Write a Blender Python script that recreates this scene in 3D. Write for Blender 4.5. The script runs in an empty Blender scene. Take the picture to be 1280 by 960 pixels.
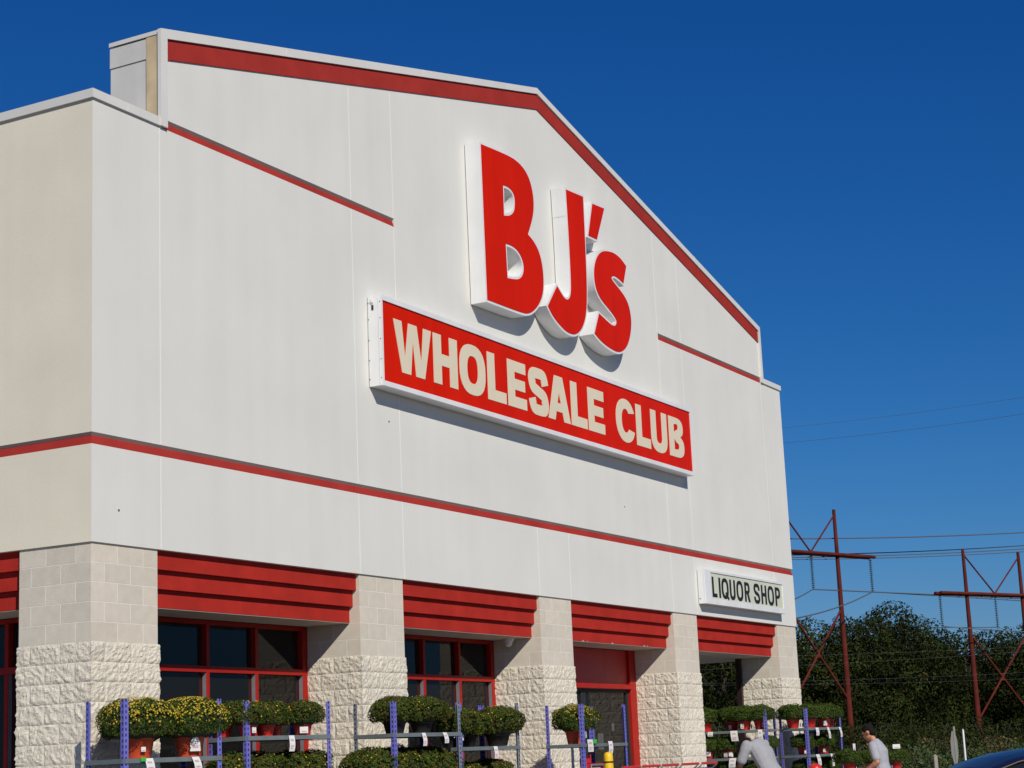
SKY_AIR, SKY_DUST, SKY_OZ, SKY_STR, SUN_STR, EXPO = 1.0, .3, 3.0, .10, 3.9, 0.0
SKY_GRADE = ((2.0, .36), (1.2, .40), (.9, .62))
import bpy, bmesh, math, random
import numpy as np
from mathutils import Vector, Matrix
from mathutils.geometry import tessellate_polygon
random.seed(7); RNG = np.random.default_rng(7)
SC = bpy.context.scene
COL = SC.collection
R = math.radians
V = Vector

# ------------------------------------------------------------------ camera frame
FPX, YAW, PITCH, ROLL = 2295.63, 1.07392261, 0.20323893, -0.04392199
CAM = V((-14.3875, -12.7894, 1.4477))
_cy, _sy, _cp, _sp, _cr, _sr = math.cos(YAW), math.sin(YAW), math.cos(PITCH), math.sin(PITCH), math.cos(ROLL), math.sin(ROLL)
FWD = V((_sy*_cp, _cy*_cp, _sp)); _r0 = V((_cy, -_sy, 0)); _u0 = _r0.cross(FWD)
RIGHT = _cr*_r0 + _sr*_u0; UP = -_sr*_r0 + _cr*_u0
RH = V((_cy, -_sy, 0)); FH = V((_sy, _cy, 0))            # horizontal right / forward
def at(px, py, D):
    'world point seen at pixel (px,py) of the photograph at depth D metres'
    return CAM + D*(FWD + RIGHT*((px-640)/FPX) - UP*((py-480)/FPX))

# ------------------------------------------------------------------ objects
def link(o, parent=None):
    COL.objects.link(o)
    if parent is not None: o.parent = parent
    return o
def tag(o, label=None, cat=None, group=None, kind=None):
    if label: o['label'] = label
    if cat: o['category'] = cat
    if group: o['group'] = group
    if kind: o['kind'] = kind
    return o
def empty(name, loc=(0, 0, 0), rz=0.0, label=None, cat=None, group=None):
    o = bpy.data.objects.new(name, None); o.empty_display_size = .2
    link(o); o.location = loc; o.rotation_euler = (0, 0, rz)
    return tag(o, label, cat, group)
def dup(root, loc, rz=0.0, label=None, group=None, scale=None):
    r = root.copy(); COL.objects.link(r); r.location = loc; r.rotation_euler = (0, 0, rz)
    if scale: r.scale = scale
    if label: r['label'] = label
    if group: r['group'] = group
    for ch in list(root.children):
        c = ch.copy(); COL.objects.link(c); c.parent = r
        for g in list(ch.children):
            d = g.copy(); COL.objects.link(d); d.parent = c
    return r

class MB:
    def __init__(s): s.v = []; s.f = []; s.m = []; s.sm = []; s.tone = []
    def add(s, vs, fs, m=0, smooth=False, tone=None):
        o = len(s.v); s.v += [tuple(p) for p in vs]
        for f in fs:
            s.f.append([i+o for i in f]); s.m.append(m); s.sm.append(smooth); s.tone.append(.5 if tone is None else tone)
    def quad(s, a, b, c, d, m=0, tone=None): s.add([a, b, c, d], [(0, 1, 2, 3)], m, tone=tone)
    def box(s, p0, p1, m=0, M=None, tone=None):
        x0, x1 = sorted((p0[0], p1[0])); y0, y1 = sorted((p0[1], p1[1])); z0, z1 = sorted((p0[2], p1[2]))
        vs = [V((x, y, z)) for z in (z0, z1) for y in (y0, y1) for x in (x0, x1)]
        if M: vs = [M @ p for p in vs]
        s.add(vs, [(0, 2, 3, 1), (4, 5, 7, 6), (0, 1, 5, 4), (2, 6, 7, 3), (0, 4, 6, 2), (1, 3, 7, 5)], m, tone=tone)
    def cbox(s, p0, p1, c=.01, m=0, M=None):
        'box with chamfered edges'
        bm = bmesh.new(); bmesh.ops.create_cube(bm, size=1)
        sx, sy, sz = [abs(p1[i]-p0[i]) for i in range(3)]
        ce = [(p1[i]+p0[i])/2 for i in range(3)]
        for q in bm.verts: q.co = V((q.co.x*sx+ce[0], q.co.y*sy+ce[1], q.co.z*sz+ce[2]))
        bmesh.ops.bevel(bm, geom=bm.edges[:], offset=c, segments=1, affect='EDGES')
        bm.verts.index_update()
        s.add([(M @ q.co if M else q.co) for q in bm.verts], [[q.index for q in f.verts] for f in bm.faces], m); bm.free()
    def tube(s, pts, r, n=8, m=0, cap=True, smooth=True):
        pts = [V(p) for p in pts]; rr = r if hasattr(r, '__len__') else [r]*len(pts)
        rings = []; prev = None
        for i, p in enumerate(pts):
            t = (pts[min(i+1, len(pts)-1)] - pts[max(i-1, 0)]).normalized()
            if prev is None:
                a = V((0, 0, 1)) if abs(t.z) < .9 else V((1, 0, 0)); nrm = (a - t*a.dot(t)).normalized()
            else: nrm = (prev - t*prev.dot(t)).normalized()
            prev = nrm; b = t.cross(nrm)
            rings.append([p + rr[i]*(math.cos(2*math.pi*k/n)*nrm + math.sin(2*math.pi*k/n)*b) for k in range(n)])
        vs = [q for rg in rings for q in rg]; fs = []
        for i in range(len(pts)-1):
            for k in range(n):
                fs.append((i*n+k, i*n+(k+1) % n, (i+1)*n+(k+1) % n, (i+1)*n+k))
        s.add(vs, fs, m, smooth)
        if cap: s.add(rings[0][::-1], [list(range(n))], m); s.add(rings[-1], [list(range(n))], m)
    def lathe(s, prof, n=16, m=0, c=(0, 0, 0), axis='z', smooth=True, M=None):
        vs = []
        for r, z in prof:
            for k in range(n):
                a = 2*math.pi*k/n; p = V((r*math.cos(a), r*math.sin(a), z))
                if axis == 'y': p = V((p.x, p.z, p.y))
                if axis == 'x': p = V((p.z, p.x, p.y))
                p = p + V(c); vs.append(M @ p if M else p)
        fs = [(i*n+k, i*n+(k+1) % n, (i+1)*n+(k+1) % n, (i+1)*n+k) for i in range(len(prof)-1) for k in range(n)]
        s.add(vs, fs, m, smooth)
        s.add([vs[k] for k in range(n)][::-1], [list(range(n))], m); s.add(vs[-n:], [list(range(n))], m)
    def plate(s, loops, y0, y1, m_face=0, m_side=0, back=False):
        'outline(s) in (x,z) with holes, from y1 (front) back to y0'
        L3 = [[V((x, z, 0)) for x, z in lp] for lp in loops]
        flat = [p for lp in L3 for p in lp]
        tris = tessellate_polygon(L3)
        s.add([(p.x, y1, p.y) for p in flat], [list(t) for t in tris], m_face)
        if back: s.add([(p.x, y0, p.y) for p in flat], [list(t)[::-1] for t in tris], m_face)
        for lp in loops:
            n = len(lp)
            vs = [(x, y1, z) for x, z in lp] + [(x, y0, z) for x, z in lp]
            s.add(vs, [(i, (i+1) % n, n+(i+1) % n, n+i) for i in range(n)], m_side)
    def build(s, name, mats, parent=None, loc=None, recalc=True):
        me = bpy.data.meshes.new(name); me.from_pydata(s.v, [], s.f)
        mats = mats if isinstance(mats, (list, tuple)) else [mats]
        for m in mats: me.materials.append(m)
        me.polygons.foreach_set('material_index', s.m); me.polygons.foreach_set('use_smooth', s.sm)
        at_ = me.attributes.new('tone', 'FLOAT', 'FACE'); at_.data.foreach_set('value', s.tone)
        if recalc:
            bm = bmesh.new(); bm.from_mesh(me); bmesh.ops.recalc_face_normals(bm, faces=bm.faces[:]); bm.to_mesh(me); bm.free()
        me.update()
        o = bpy.data.objects.new(name, me); link(o, parent)
        if loc is not None: o.location = loc
        return o

# ------------------------------------------------------------------ materials
def mat(name, base, rough=.6, var=.0, vscale=3., bump=0., bscale=40., metal=0., tone=0., spec=.5, streak=0., coat=0.):
    m = bpy.data.materials.new(name); m.use_nodes = True
    nt = m.node_tree; N = nt.nodes; L = nt.links; b = N['Principled BSDF']
    b.inputs['Roughness'].default_value = rough; b.inputs['Metallic'].default_value = metal
    b.inputs['Specular IOR Level'].default_value = spec
    if coat: b.inputs['Coat Weight'].default_value = coat; b.inputs['Coat Roughness'].default_value = .05
    col = N.new('ShaderNodeRGB'); col.outputs[0].default_value = (*base, 1); out = col.outputs[0]
    tc = N.new('ShaderNodeTexCoord')
    def mul(fac):
        nonlocal out
        x = N.new('ShaderNodeMixRGB'); x.blend_type = 'MULTIPLY'; x.inputs[0].default_value = 1
        L.new(out, x.inputs[1]); L.new(fac, x.inputs[2]); out = x.outputs[0]
    def ramp(src, lo, hi, a=.3, c=.7):
        r = N.new('ShaderNodeMapRange'); r.inputs[1].default_value = a; r.inputs[2].default_value = c
        r.inputs[3].default_value = lo; r.inputs[4].default_value = hi; L.new(src, r.inputs[0]); return r.outputs[0]
    if var:
        n = N.new('ShaderNodeTexNoise'); n.inputs['Scale'].default_value = vscale; n.inputs['Detail'].default_value = 6
        L.new(tc.outputs['Object'], n.inputs['Vector']); mul(ramp(n.outputs[0], 1-var, 1+var*.5))
    if streak:
        mp = N.new('ShaderNodeMapping'); mp.inputs['Scale'].default_value = (3.5, 3.5, .13); L.new(tc.outputs['Object'], mp.inputs[0])
        n = N.new('ShaderNodeTexNoise'); n.inputs['Scale'].default_value = 1; n.inputs['Detail'].default_value = 5
        L.new(mp.outputs[0], n.inputs['Vector']); mul(ramp(n.outputs[0], 1-streak, 1+streak*.3, .35, .65))
    if tone:
        a = N.new('ShaderNodeAttribute'); a.attribute_name = 'tone'; mul(ramp(a.outputs['Fac'], 1-tone, 1+tone*.6, 0, 1))
    L.new(out, b.inputs['Base Color'])
    if bump:
        n = N.new('ShaderNodeTexNoise'); n.inputs['Scale'].default_value = bscale; n.inputs['Detail'].default_value = 5
        L.new(tc.outputs['Object'], n.inputs['Vector'])
        bp = N.new('ShaderNodeBump'); bp.inputs['Strength'].default_value = bump; bp.inputs['Distance'].default_value = .02
        L.new(n.outputs[0], bp.inputs['Height']); L.new(bp.outputs[0], b.inputs['Normal'])
    return m

M = dict(
 stucco=mat('white_stucco', (.715, .703, .648), .85, .045, .8, .14, 80, streak=.022),
 cream=mat('cream_stucco', (.80, .735, .585), .85, .06, .9, .14, 80, streak=.02),  # warmer base than the front stucco
 caulk=mat('caulk', (.80, .79, .76), .7),
 trim=mat('white_metal_coping', (.70, .68, .63), .45, .05, 2., spec=.4),
 panel=mat('pale_metal_panel', (.66, .64, .59), .5, .08, 2., streak=.06),
 wood=mat('bare_timber', (.62, .48, .29), .7, .2, 4., streak=.15),
 belt=mat('red_paint_band', (.37, .034, .026), .75, .15, 2., .15, 60, spec=.1),
 sign_red=mat('red_sign_acrylic', (.66, .014, .002), .32, .05, 1.5, streak=.08, spec=.03),
 sign_white=mat('white_sign_metal', (.78, .78, .77), .4, .05, 2., streak=.05),
 sign_letter=mat('pale_lettering', (.76, .665, .48), .5, .03, 3.),
 sign_cream=mat('cream_sign_face', (.66, .66, .50), .35, .05, 2.),
 black=mat('black_lettering', (.012, .012, .014), .5),
 block=mat('smooth_block', (.66, .595, .485), .9, .07, 9., .12, 60, tone=.06),
 rough=mat('split_face_block', (.72, .655, .53), .95, .12, 14., .5, 60, tone=.05),
 mortar=mat('mortar', (.80, .76, .69), .95, .1, 8.),
 lintel=mat('red_lintel_paint', (.42, .028, .019), .8, .16, 3., .25, 70, tone=.1, spec=.1),
 frame=mat('red_window_frame', (.37, .015, .009), .5, .08, 3., spec=.2),
 doorpanel=mat('red_door_panel', (.46, .018, .016), .5, .1, 2.),
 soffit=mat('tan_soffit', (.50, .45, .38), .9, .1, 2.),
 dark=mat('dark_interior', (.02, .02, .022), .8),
 roofing=mat('grey_roofing', (.3, .3, .3), .9, .2, 1.),
 asphalt=mat('asphalt', (.16, .157, .15), .95, .3, .8, .4, 60),
 concrete=mat('concrete', (.48, .455, .42), .9, .2, 1.2, .3, 50),
 paintw=mat('white_road_paint', (.75, .75, .72), .8, .2, 5.),
 grass=mat('dry_grass', (.055, .07, .022), .95, .5, .6, .5, 12),
 purple=mat('purple_blue_post', (.15, .15, .50), .45, .08, 5.),
 galv=mat('galvanised_post', (.30, .33, .36), .4, .15, 6., metal=.4),
 hole=mat('dark_hole', (.015, .012, .05), .8),
 shelf=mat('grey_shelf_metal', (.17, .20, .20), .5, .15, 5., metal=.2),
 deck=mat('brown_shelf_board', (.10, .075, .055), .85, .3, 6.),
 pot_o=mat('orange_red_pot', (.62, .075, .025), .5, .15, 6.),
 pot_k=mat('black_pot', (.02, .02, .02), .5, .1, 6.),
 pot_r=mat('red_pot', (.58, .025, .018), .45, .1, 6.),
 tagw=mat('white_card', (.70, .70, .68), .6, .04, 20.),
 tagp=mat('faded_print', (.55, .35, .34), .7),
 leafA=mat('mum_leaf', (.034, .074, .009), .7, tone=.55, spec=.15),
 leafB=mat('mum_leaf_olive', (.070, .092, .011), .7, tone=.5, spec=.15),
 leafC=mat('mum_bud_russet', (.10, .060, .012), .7, tone=.5, spec=.15),
 core=mat('mum_core', (.020, .030, .008), .9),
 flowY=mat('yellow_flower', (.46, .32, .011), .7, tone=.5),
 treeA=mat('tree_leaf', (.023, .035, .007), .75, tone=.8, spec=.1),
 treeB=mat('tree_leaf_olive', (.036, .044, .008), .75, tone=.8, spec=.1),
 treeC=mat('tree_leaf_rust', (.055, .040, .012), .75, tone=.6, spec=.1),
 bark=mat('tree_bark', (.10, .075, .055), .95, .3, 4.),
 bushA=mat('bush_leaf', (.045, .080, .011), .7, tone=.5),
 bushB=mat('bush_leaf_yellow', (.07, .085, .014), .7, tone=.5),
 bushR=mat('bush_leaf_russet', (.15, .08, .02), .7, tone=.5),
 steel=mat('rust_red_steel', (.12, .022, .015), .85, .3, .8, spec=.1),
 wire=mat('cable_metal', (.10, .11, .12), .6),
 insul=mat('insulator_glass', (.05, .055, .06), .3),
 yellow=mat('yellow_paint', (.80, .50, .01), .45, .08, 6.),
 chrome=mat('cart_wire', (.45, .46, .48), .3, .1, 8., metal=.7),
 redpl=mat('red_plastic', (.55, .02, .018), .35),
 rubber=mat('rubber', (.02, .02, .02), .8),
 carblue=mat('dark_blue_car_paint', (.006, .008, .022), .35, coat=.35),
 trimk=mat('black_trim', (.03, .012, .014), .4),
 glassk=mat('dark_car_glass', (.012, .014, .016), .04),
 rim=mat('alloy_rim', (.5, .5, .52), .3, metal=.8),
 lampw=mat('clear_lamp', (.7, .72, .75), .1),
 lampr=mat('red_lamp', (.5, .01, .01), .15),
 signback=mat('bare_sign_back', (.27, .275, .24), .7, .1, 6.),
 signred=mat('traffic_sign_red', (.5, .01, .012), .4),
 polew=mat('white_pole', (.75, .75, .74), .5, .06, 5.),
 timber=mat('grey_timber', (.33, .30, .24), .9, .2, 5.),
 shirtA=mat('grey_tshirt', (.33, .33, .345), .9, .10, 8., .3, 25),
 shirtB=mat('grey_polo', (.37, .375, .41), .9, .10, 8., .3, 25),
 jeans=mat('dark_trousers', (.03, .035, .05), .9, .2, 10.),
 skinD=mat('brown_skin', (.075, .035, .022), .5),
 skinL=mat('tan_skin', (.46, .20, .115), .5),
 hair=mat('dark_hair', (.010, .008, .007), .8, .3, 60., spec=.15),
 shoe=mat('dark_shoe', (.03, .025, .022), .6),
 camw=mat('white_plastic', (.7, .7, .68), .4),
 paper=mat('pale_notice', (.55, .55, .52), .7),
)
def glass_mat():
    m = bpy.data.materials.new('tinted_window_glass'); m.use_nodes = True
    nt = m.node_tree; N = nt.nodes; L = nt.links; N.remove(N['Principled BSDF'])
    g = N.new('ShaderNodeBsdfGlossy'); g.inputs['Roughness'].default_value = .0; g.inputs['Color'].default_value = (1, 1, 1, 1)
    t = N.new('ShaderNodeBsdfTransparent'); t.inputs['Color'].default_value = (.38, .39, .40, 1)
    lw = N.new('ShaderNodeLayerWeight'); lw.inputs['Blend'].default_value = .5
    pw = N.new('ShaderNodeMath'); pw.operation = 'POWER'; pw.inputs[1].default_value = 5; L.new(lw.outputs['Facing'], pw.inputs[0])
    fr = N.new('ShaderNodeMath'); fr.operation = 'MULTIPLY_ADD'; fr.inputs[1].default_value = .96; fr.inputs[2].default_value = .04; L.new(pw.outputs[0], fr.inputs[0])
    tc = N.new('ShaderNodeTexCoord'); n = N.new('ShaderNodeTexNoise'); n.inputs['Scale'].default_value = .8; n.inputs['Detail'].default_value = 1
    bp = N.new('ShaderNodeBump'); bp.inputs['Strength'].default_value = .05; bp.inputs['Distance'].default_value = .05
    L.new(tc.outputs['Object'], n.inputs['Vector']); L.new(n.outputs[0], bp.inputs['Height']); L.new(bp.outputs[0], g.inputs['Normal'])
    mx = N.new('ShaderNodeMixShader'); sc_ = N.new('ShaderNodeMath'); sc_.operation = 'MULTIPLY'; sc_.inputs[1].default_value = .75; L.new(fr.outputs[0], sc_.inputs[0]); L.new(sc_.outputs[0], mx.inputs[0]); L.new(t.outputs[0], mx.inputs[1]); L.new(g.outputs[0], mx.inputs[2])
    df = N.new('ShaderNodeBsdfDiffuse'); df.inputs['Color'].default_value = (.5, .47, .43, 1); m2_ = N.new('ShaderNodeMixShader'); m2_.inputs[0].default_value = .02
    L.new(mx.outputs[0], m2_.inputs[1]); L.new(df.outputs[0], m2_.inputs[2])
    L.new(m2_.outputs[0], N['Material Output'].inputs['Surface']); return m
M['glass'] = glass_mat()
from mathutils import noise
# ================================================================== THE STORE
ZW = 3.86           # underside of the stucco wall
BX = 20.65          # facade width
BY = 14.0           # building depth
ZC = 8.665          # underside of the parapet coping
bld = empty('store_building', (0, 0, 0), 0, 'white stucco big box store with red trim, stone block pillars and a shallow gable', 'building')

GD = .030
LOWG = [(.07, ZW), (0, ZW), (0, 4.880), (GD, 4.974), (0, 5.005)]
UPG = [(0, 8.655), (GD, 8.742), (0, 8.773)]
PK = 10.40
def ztop(x): return 9.80 + (11.96-9.80)*(1-abs(x-PK)/(PK-1.15 if x < PK else 19.64-PK))
wall, stripe = MB(), MB()
def sweep_front(prof, x0, x1, mitre0=False, mitre1=False, redseg=None):
    for i in range(len(prof)-1):
        (ya, za), (yb, zb) = prof[i], prof[i+1]
        a0 = x0 + (ya if mitre0 else 0); b0 = x0 + (yb if mitre0 else 0)
        a1 = x1 - (ya if mitre1 else 0); b1 = x1 - (yb if mitre1 else 0)
        (stripe if i == redseg else wall).quad((a0, ya, za), (a1, ya, za), (b1, yb, zb), (b0, yb, zb), 3 if redseg is not None and i == redseg+1 else 0)  # groove soffit in tan: warmth of grazing sun put into the colour
sweep_front(LOWG, 0, BX, True, True, 2)
for x0, x1, grv in ((0, 1.15, 0), (1.15, 6.03, 1), (6.03, 14.68, 0), (14.68, 19.60, 1), (19.60, BX, 0)):
    if x0 == 0 or x1 == BX:
        sweep_front([(0, 5.005), (0, 8.70)], x0, x1)
    elif grv:
        sweep_front([(0, 5.005)]+UPG, x0, x1, redseg=1)
        wall.quad((x0, 0, 8.773), (x1, 0, 8.773), (x1, 0, ztop(x1)), (x0, 0, ztop(x0)))
        e = x1 if x1 < 8 else x0
        wall.add([(e, y, z) for y, z in UPG], [(0, 1, 2)])
    else:
        wall.quad((x0, 0, 5.005), (x1, 0, 5.005), (x1, 0, 8.773), (x0, 0, 8.773))
        wall.add([(x0, 0, 8.773), (x1, 0, 8.773), (x1, 0, ztop(x1)), (PK, 0, ztop(PK)), (x0, 0, ztop(x0))], [(0, 1, 2, 3, 4)])
# caulked panel joints, a hair proud of the stucco
def joint(x, z0, z1, w=.007):
    wall.box((x-w, -.0022, z0), (x+w, .004, z1), 1)
for x, top in ((1.11, 8.66), (4.985, ztop(4.985)-.36), (6.02, ztop(6.02)-.36), (9.79, 6.3), (10.81, 6.3), (14.66, ztop(14.66)-.36), (15.68, ztop(15.68)-.36), (19.58, 8.60)):
    joint(x, ZW+.004, 4.876)
    if top > 8.7 and (x < 6.1 or x > 14.6): joint(x, 5.008, 8.650); joint(x, 8.78, top)
    elif top > 8: joint(x, 5.008, min(top, 8.66))
# small bolt / drill marks
for x, z in ((.42, 4.22), (5.75, 5.92), (9.2, 8.9), (12.9, 5.5)):
    wall.lathe([(.012, 0), (.010, .006)], 8, 2, (x, 0, z), 'y', M=Matrix.Translation((0, -.006, 0)))
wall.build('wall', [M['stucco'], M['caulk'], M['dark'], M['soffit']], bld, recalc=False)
def mk_front_normals(): pass
stripe_o = stripe.build('red_stripe', M['belt'], bld, recalc=False)

# side walls
def side_wall(X, sgn, material, name='wall', label=None):
    w, s = MB(), MB()
    prof = LOWG + [(0, 8.70)]
    for i in range(len(prof)-1):
        (da, za), (db, zb) = prof[i], prof[i+1]
        (s if i == 2 else w).quad((X+sgn*da, da, za), (X+sgn*da, BY, za), (X+sgn*db, BY, zb), (X+sgn*db, db, zb), 2 if i == 3 else 0)  # side groove soffit: same grazing-sun tan painted in
    for y in (4.9, 9.8):
        w.box((X-.0022 if sgn > 0 else X+.0022, y-.011, ZW+.01), (X+.004*sgn, y+.011, 4.876), 1)
        w.box((X-.0022 if sgn > 0 else X+.0022, y-.011, 5.008), (X+.004*sgn, y+.011, 8.66), 1)
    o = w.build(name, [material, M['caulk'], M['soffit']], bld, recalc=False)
    if label: o['label'] = label
    s.build('red_stripe', M['belt'], bld, recalc=False)
side_wall(0, 1, M['cream'], label='cream side wall round the left corner')
side_wall(BX, -1, M['cream'])
bk = MB(); bk.box((.02, BY-.2, 0), (BX-.02, BY, 8.70)); bk.build('wall', M['cream'], bld)
rf = MB(); rf.box((.05, .05, 8.25), (BX-.05, BY-.21, 8.33)); rf.build('roof', M['roofing'], bld)
# parapet inner faces
for xa in (.31, BX-.33):
    pi = MB(); pi.box((xa, .05, 8.335), (xa+.02, BY-.22, 8.70)); pi.build('parapet_lining', M['panel'], bld)

# copings
cp = MB()
cp.box((-.028, -.028, ZC), (1.094, .36, 8.765)); cp.box((-.028, .362, ZC), (.36, BY+.04, 8.765))
cp.box((19.692, -.028, ZC), (BX+.028, .36, 8.765)); cp.box((BX-.36, .362, ZC), (BX+.028, BY+.04, 8.765))
cp.box((.362, BY-.24, ZC), (BX-.362, BY+.04, 8.765))
for x in (.55,): cp.box((x-.004, -.030, ZC+.004), (x+.004, -.027, 8.76))
cp.build('coping', M['trim'], bld)
gc = MB()
outer = [(1.095, 8.667), (1.095, 9.832), (PK, 12.012), (19.69, 9.812), (19.69, 8.667)]
inner = [(19.60, 8.667), (19.60, 9.724), (PK, 11.912), (1.212, 9.742), (1.212, 8.667)]
gc.plate([outer+inner], .010, -.040, back=True)
# cap running back over the gable parapet
for (xa, za), (xb, zb) in (((1.118, 9.835), (PK, 12.010)), ((PK, 12.010), (19.67, 9.815))):
    v = [(xa, .012, za), (xb, .012, zb), (xb, .75, zb), (xa, .75, za)]
    v2 = [(x, y, z-.05) for x, y, z in v]
    gc.add(v+v2, [(0, 1, 2, 3), (7, 6, 5, 4), (0, 3, 7, 4), (1, 5, 6, 2), (0, 4, 5, 1), (2, 6, 7, 3)])
for x in (3.55, 6.9, 13.4, 16.5):       # sheet laps in the coping
    z = 9.832+(12.012-9.832)*((x-1.095)/(PK-1.095) if x < PK else (19.69-x)/(19.69-PK))
    gc.box((x-.005, -.043, z-.088), (x+.005, -.039, z-.004))
gc.build('gable_coping', M['trim'], bld)
rb = MB()
rb.plate([[(1.213, 9.740), (PK, 11.905), (19.598, 9.722), (19.598, 9.485), (PK, 11.655), (1.213, 9.494)]], .004, -.016)
rb.build('red_stripe', M['belt'], bld)
gb = MB()
gb.plate([[(1.15, 8.3), (1.15, 9.78), (PK, 11.95), (19.64, 9.76), (19.64, 8.3)]], .74, .03, back=True)
gb.box((1.130, .20, 9.525), (1.15, .745, 9.765)); gb.box((1.142, .20, 8.70), (1.15, .742, 9.522))
gb.build('gable_parapet', M['panel'], bld)
for i in range(4):
    pass
wd = MB(); wd.box((1.122, .013, 8.70), (1.15, .198, 9.775)); wd.build('timber_strip', M['wood'], bld)

# ------------------------------------------------------------------ pillars
CO = .2032
def hsh(*a): return (math.sin(sum(p*q for p, q in zip(a, (12.9898, 78.233, 37.719, 91.17))))*43758.5453) % 1
def pillar(x0, x1, y0, y1, faces, label=None):
    'faces: string of f,l,r,b that get real block detail'
    sm, rg = MB(), MB()
    t = .006
    sm.box((x0+.0015, y0+.0015, ZW-5*CO), (x1-.0015, y1-.0015, ZW), 1)
    rg.box((x0-.007, y0-.007, 0), (x1+.007, y1+.007, ZW-5*CO-.004), 1)
    def uv(face):
        if face == 'f': return x0, x1, lambda u, z, d: (u, y0-d, z), 1
        if face == 'b': return x0, x1, lambda u, z, d: (u, y1+d, z), -1
        if face == 'l': return y0, y1, lambda u, z, d: (x0-d, u, z), -1
        return y0, y1, lambda u, z, d: (x1+d, u, z), 1
    for face in 'flrb':
        u0, u1, P, s = uv(face)
        for k in range(19):
            zt, zb = ZW-k*CO, ZW-(k+1)*CO
            off = .2032 if (k + (face in 'lr')) % 2 else 0
            cuts = [u0] + [u for u in [u0+off+.4064*i for i in range(12)] if u0+.05 < u < u1-.05] + [u1]
            for a, b in zip(cuts[:-1], cuts[1:]):
                g = .0045
                A = a + (g if a > u0 else 0); B = b - (g if b < u1 else 0)
                tn = hsh(a+u0*3, k, x0+y0, ord(face))
                if k < 5:
                    A2 = A + (t if face in 'lr' and a == u0 else 0); B2 = B - (t if face in 'lr' and b == u1 else 0)
                    v = [P(u, z, d) for d in (-t, 0) for z in (zb+g, zt-g) for u in (A2, B2)]
                    sm.add(v, [(4, 5, 7, 6), (0, 1, 5, 4), (2, 6, 7, 3), (0, 4, 6, 2), (1, 3, 7, 5)], 0, tone=tn)
                elif face in faces:
                    fine = face in 'fl' and zt > 1.4
                    nu = max(2, int((B-A)/(.018 if fine else .06))); nz = 11 if fine else 3
                    vs = []
                    for j in range(nz+1):
                        for i in range(nu+1):
                            u = A+(B-A)*i/nu; z = zb+.0015+(CO-.003)*j/nz
                            p = V(P(u, z, 0))
                            e = min(i, nu-i, j, nz-j)
                            cor = (i == 0 and a == u0) or (i == nu and b == u1)
                            if cor: e = min(j, nz-j, 1)
                            ef = .52 if e == 0 else (.86 if e == 1 else 1)
                            seed = V((tn*31, k*7.3, face == 'f'))
                            n1 = noise.noise(p*5.5+seed); n2 = noise.noise(p*13+seed*2); n3 = noise.turbulence(p*26, 2, True)
                            n4 = noise.noise(V(((u+z)*7, (u-z)*19, k*3.1+tn*9))); n5 = noise.noise(V((u*31, z*31, tn*40)))
                            d = .018 + .006*n1 + .006*n2 + .008*n4 + .007*n5 + .012*(n3-.5)
                            d = max(.010, d)*ef + .002
                            q = P(u, z, d)
                            if cor:   # wrap the corner
                                ex = -d if (i == 0) else d
                                q = P(u+ex*.9, z, d)
                            vs.append(q)
                    fs = [(j*(nu+1)+i, j*(nu+1)+i+1, (j+1)*(nu+1)+i+1, (j+1)*(nu+1)+i) for j in range(nz) for i in range(nu)]
                    rg.add(vs, fs if s > 0 else [f[::-1] for f in fs], 0, tone=tn)
    o = sm.build('pillar', [M['block'], M['mortar']], bld)
    if label: o['label'] = label
    rg.build('split_face_base', [M['rough'], M['mortar']], o, recalc=False)
S = .022
pillar(S, 1.07, S, 1.0, 'flr')
for x0, x1 in ((4.97, 6.0), (9.79, 10.82), (14.65, 15.67)):
    pillar(x0, x1, S, .90, 'flr')
pillar(19.60, BX-S, S, .86, 'flrb')
for y0, y1 in ((4.9, 5.95), (9.8, 10.85)):
    pillar(S, .9, y0, y1, 'l'); pillar(BX-.9, BX-S, y0, y1, 'r')

# ------------------------------------------------------------------ stepped red lintels
def lintel(a, b, side=None):
    'three boards stepping back; side: None = front, L or R = side walls'
    m = MB(); sf = MB()
    def bx(mb, u0, u1, d0, d1, z0, z1, tn=.5):
        if side is None: mb.box((u0, d0, z0), (u1, d1, z1), tone=tn)
        elif side == 'L': mb.box((d0, u0, z0), (d1, u1, z1), tone=tn)
        else: mb.box((BX-d1, u0, z0), (BX-d0, u1, z1), tone=tn)
    bx(m, a+.002, b-.002, .066, .60, 3.656, ZW-.002, .4)
    bx(m, a+.002, b-.002, .121, .65, 3.454, 3.653, .6)
    bx(m, a+.002, b-.002, .176, .78, 3.256, 3.451, .5)
    if side is None and 10 < a < 12:      # paint chips on the lower edge
        for x, w_ in ((11.45, .05), (11.62, .02), (12.5, .06), (13.72, .05), (13.86, .02)): m.box((x, .1745, 3.2575), (x+w_, .1765, 3.268), 1)
    o = m.build('lintel', [M['lintel'], M['tagw']], bld)
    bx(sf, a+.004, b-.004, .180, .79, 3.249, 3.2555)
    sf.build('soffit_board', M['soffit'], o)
for a, b in ((1.07, 4.97), (6.0, 9.79), (10.82, 14.65), (15.67, 19.60)): lintel(a, b)
lintel(1.0, 4.9, 'L'); lintel(5.95, 9.8, 'L'); lintel(.86, 4.9, 'R'); lintel(5.95, 9.8, 'R')

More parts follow.
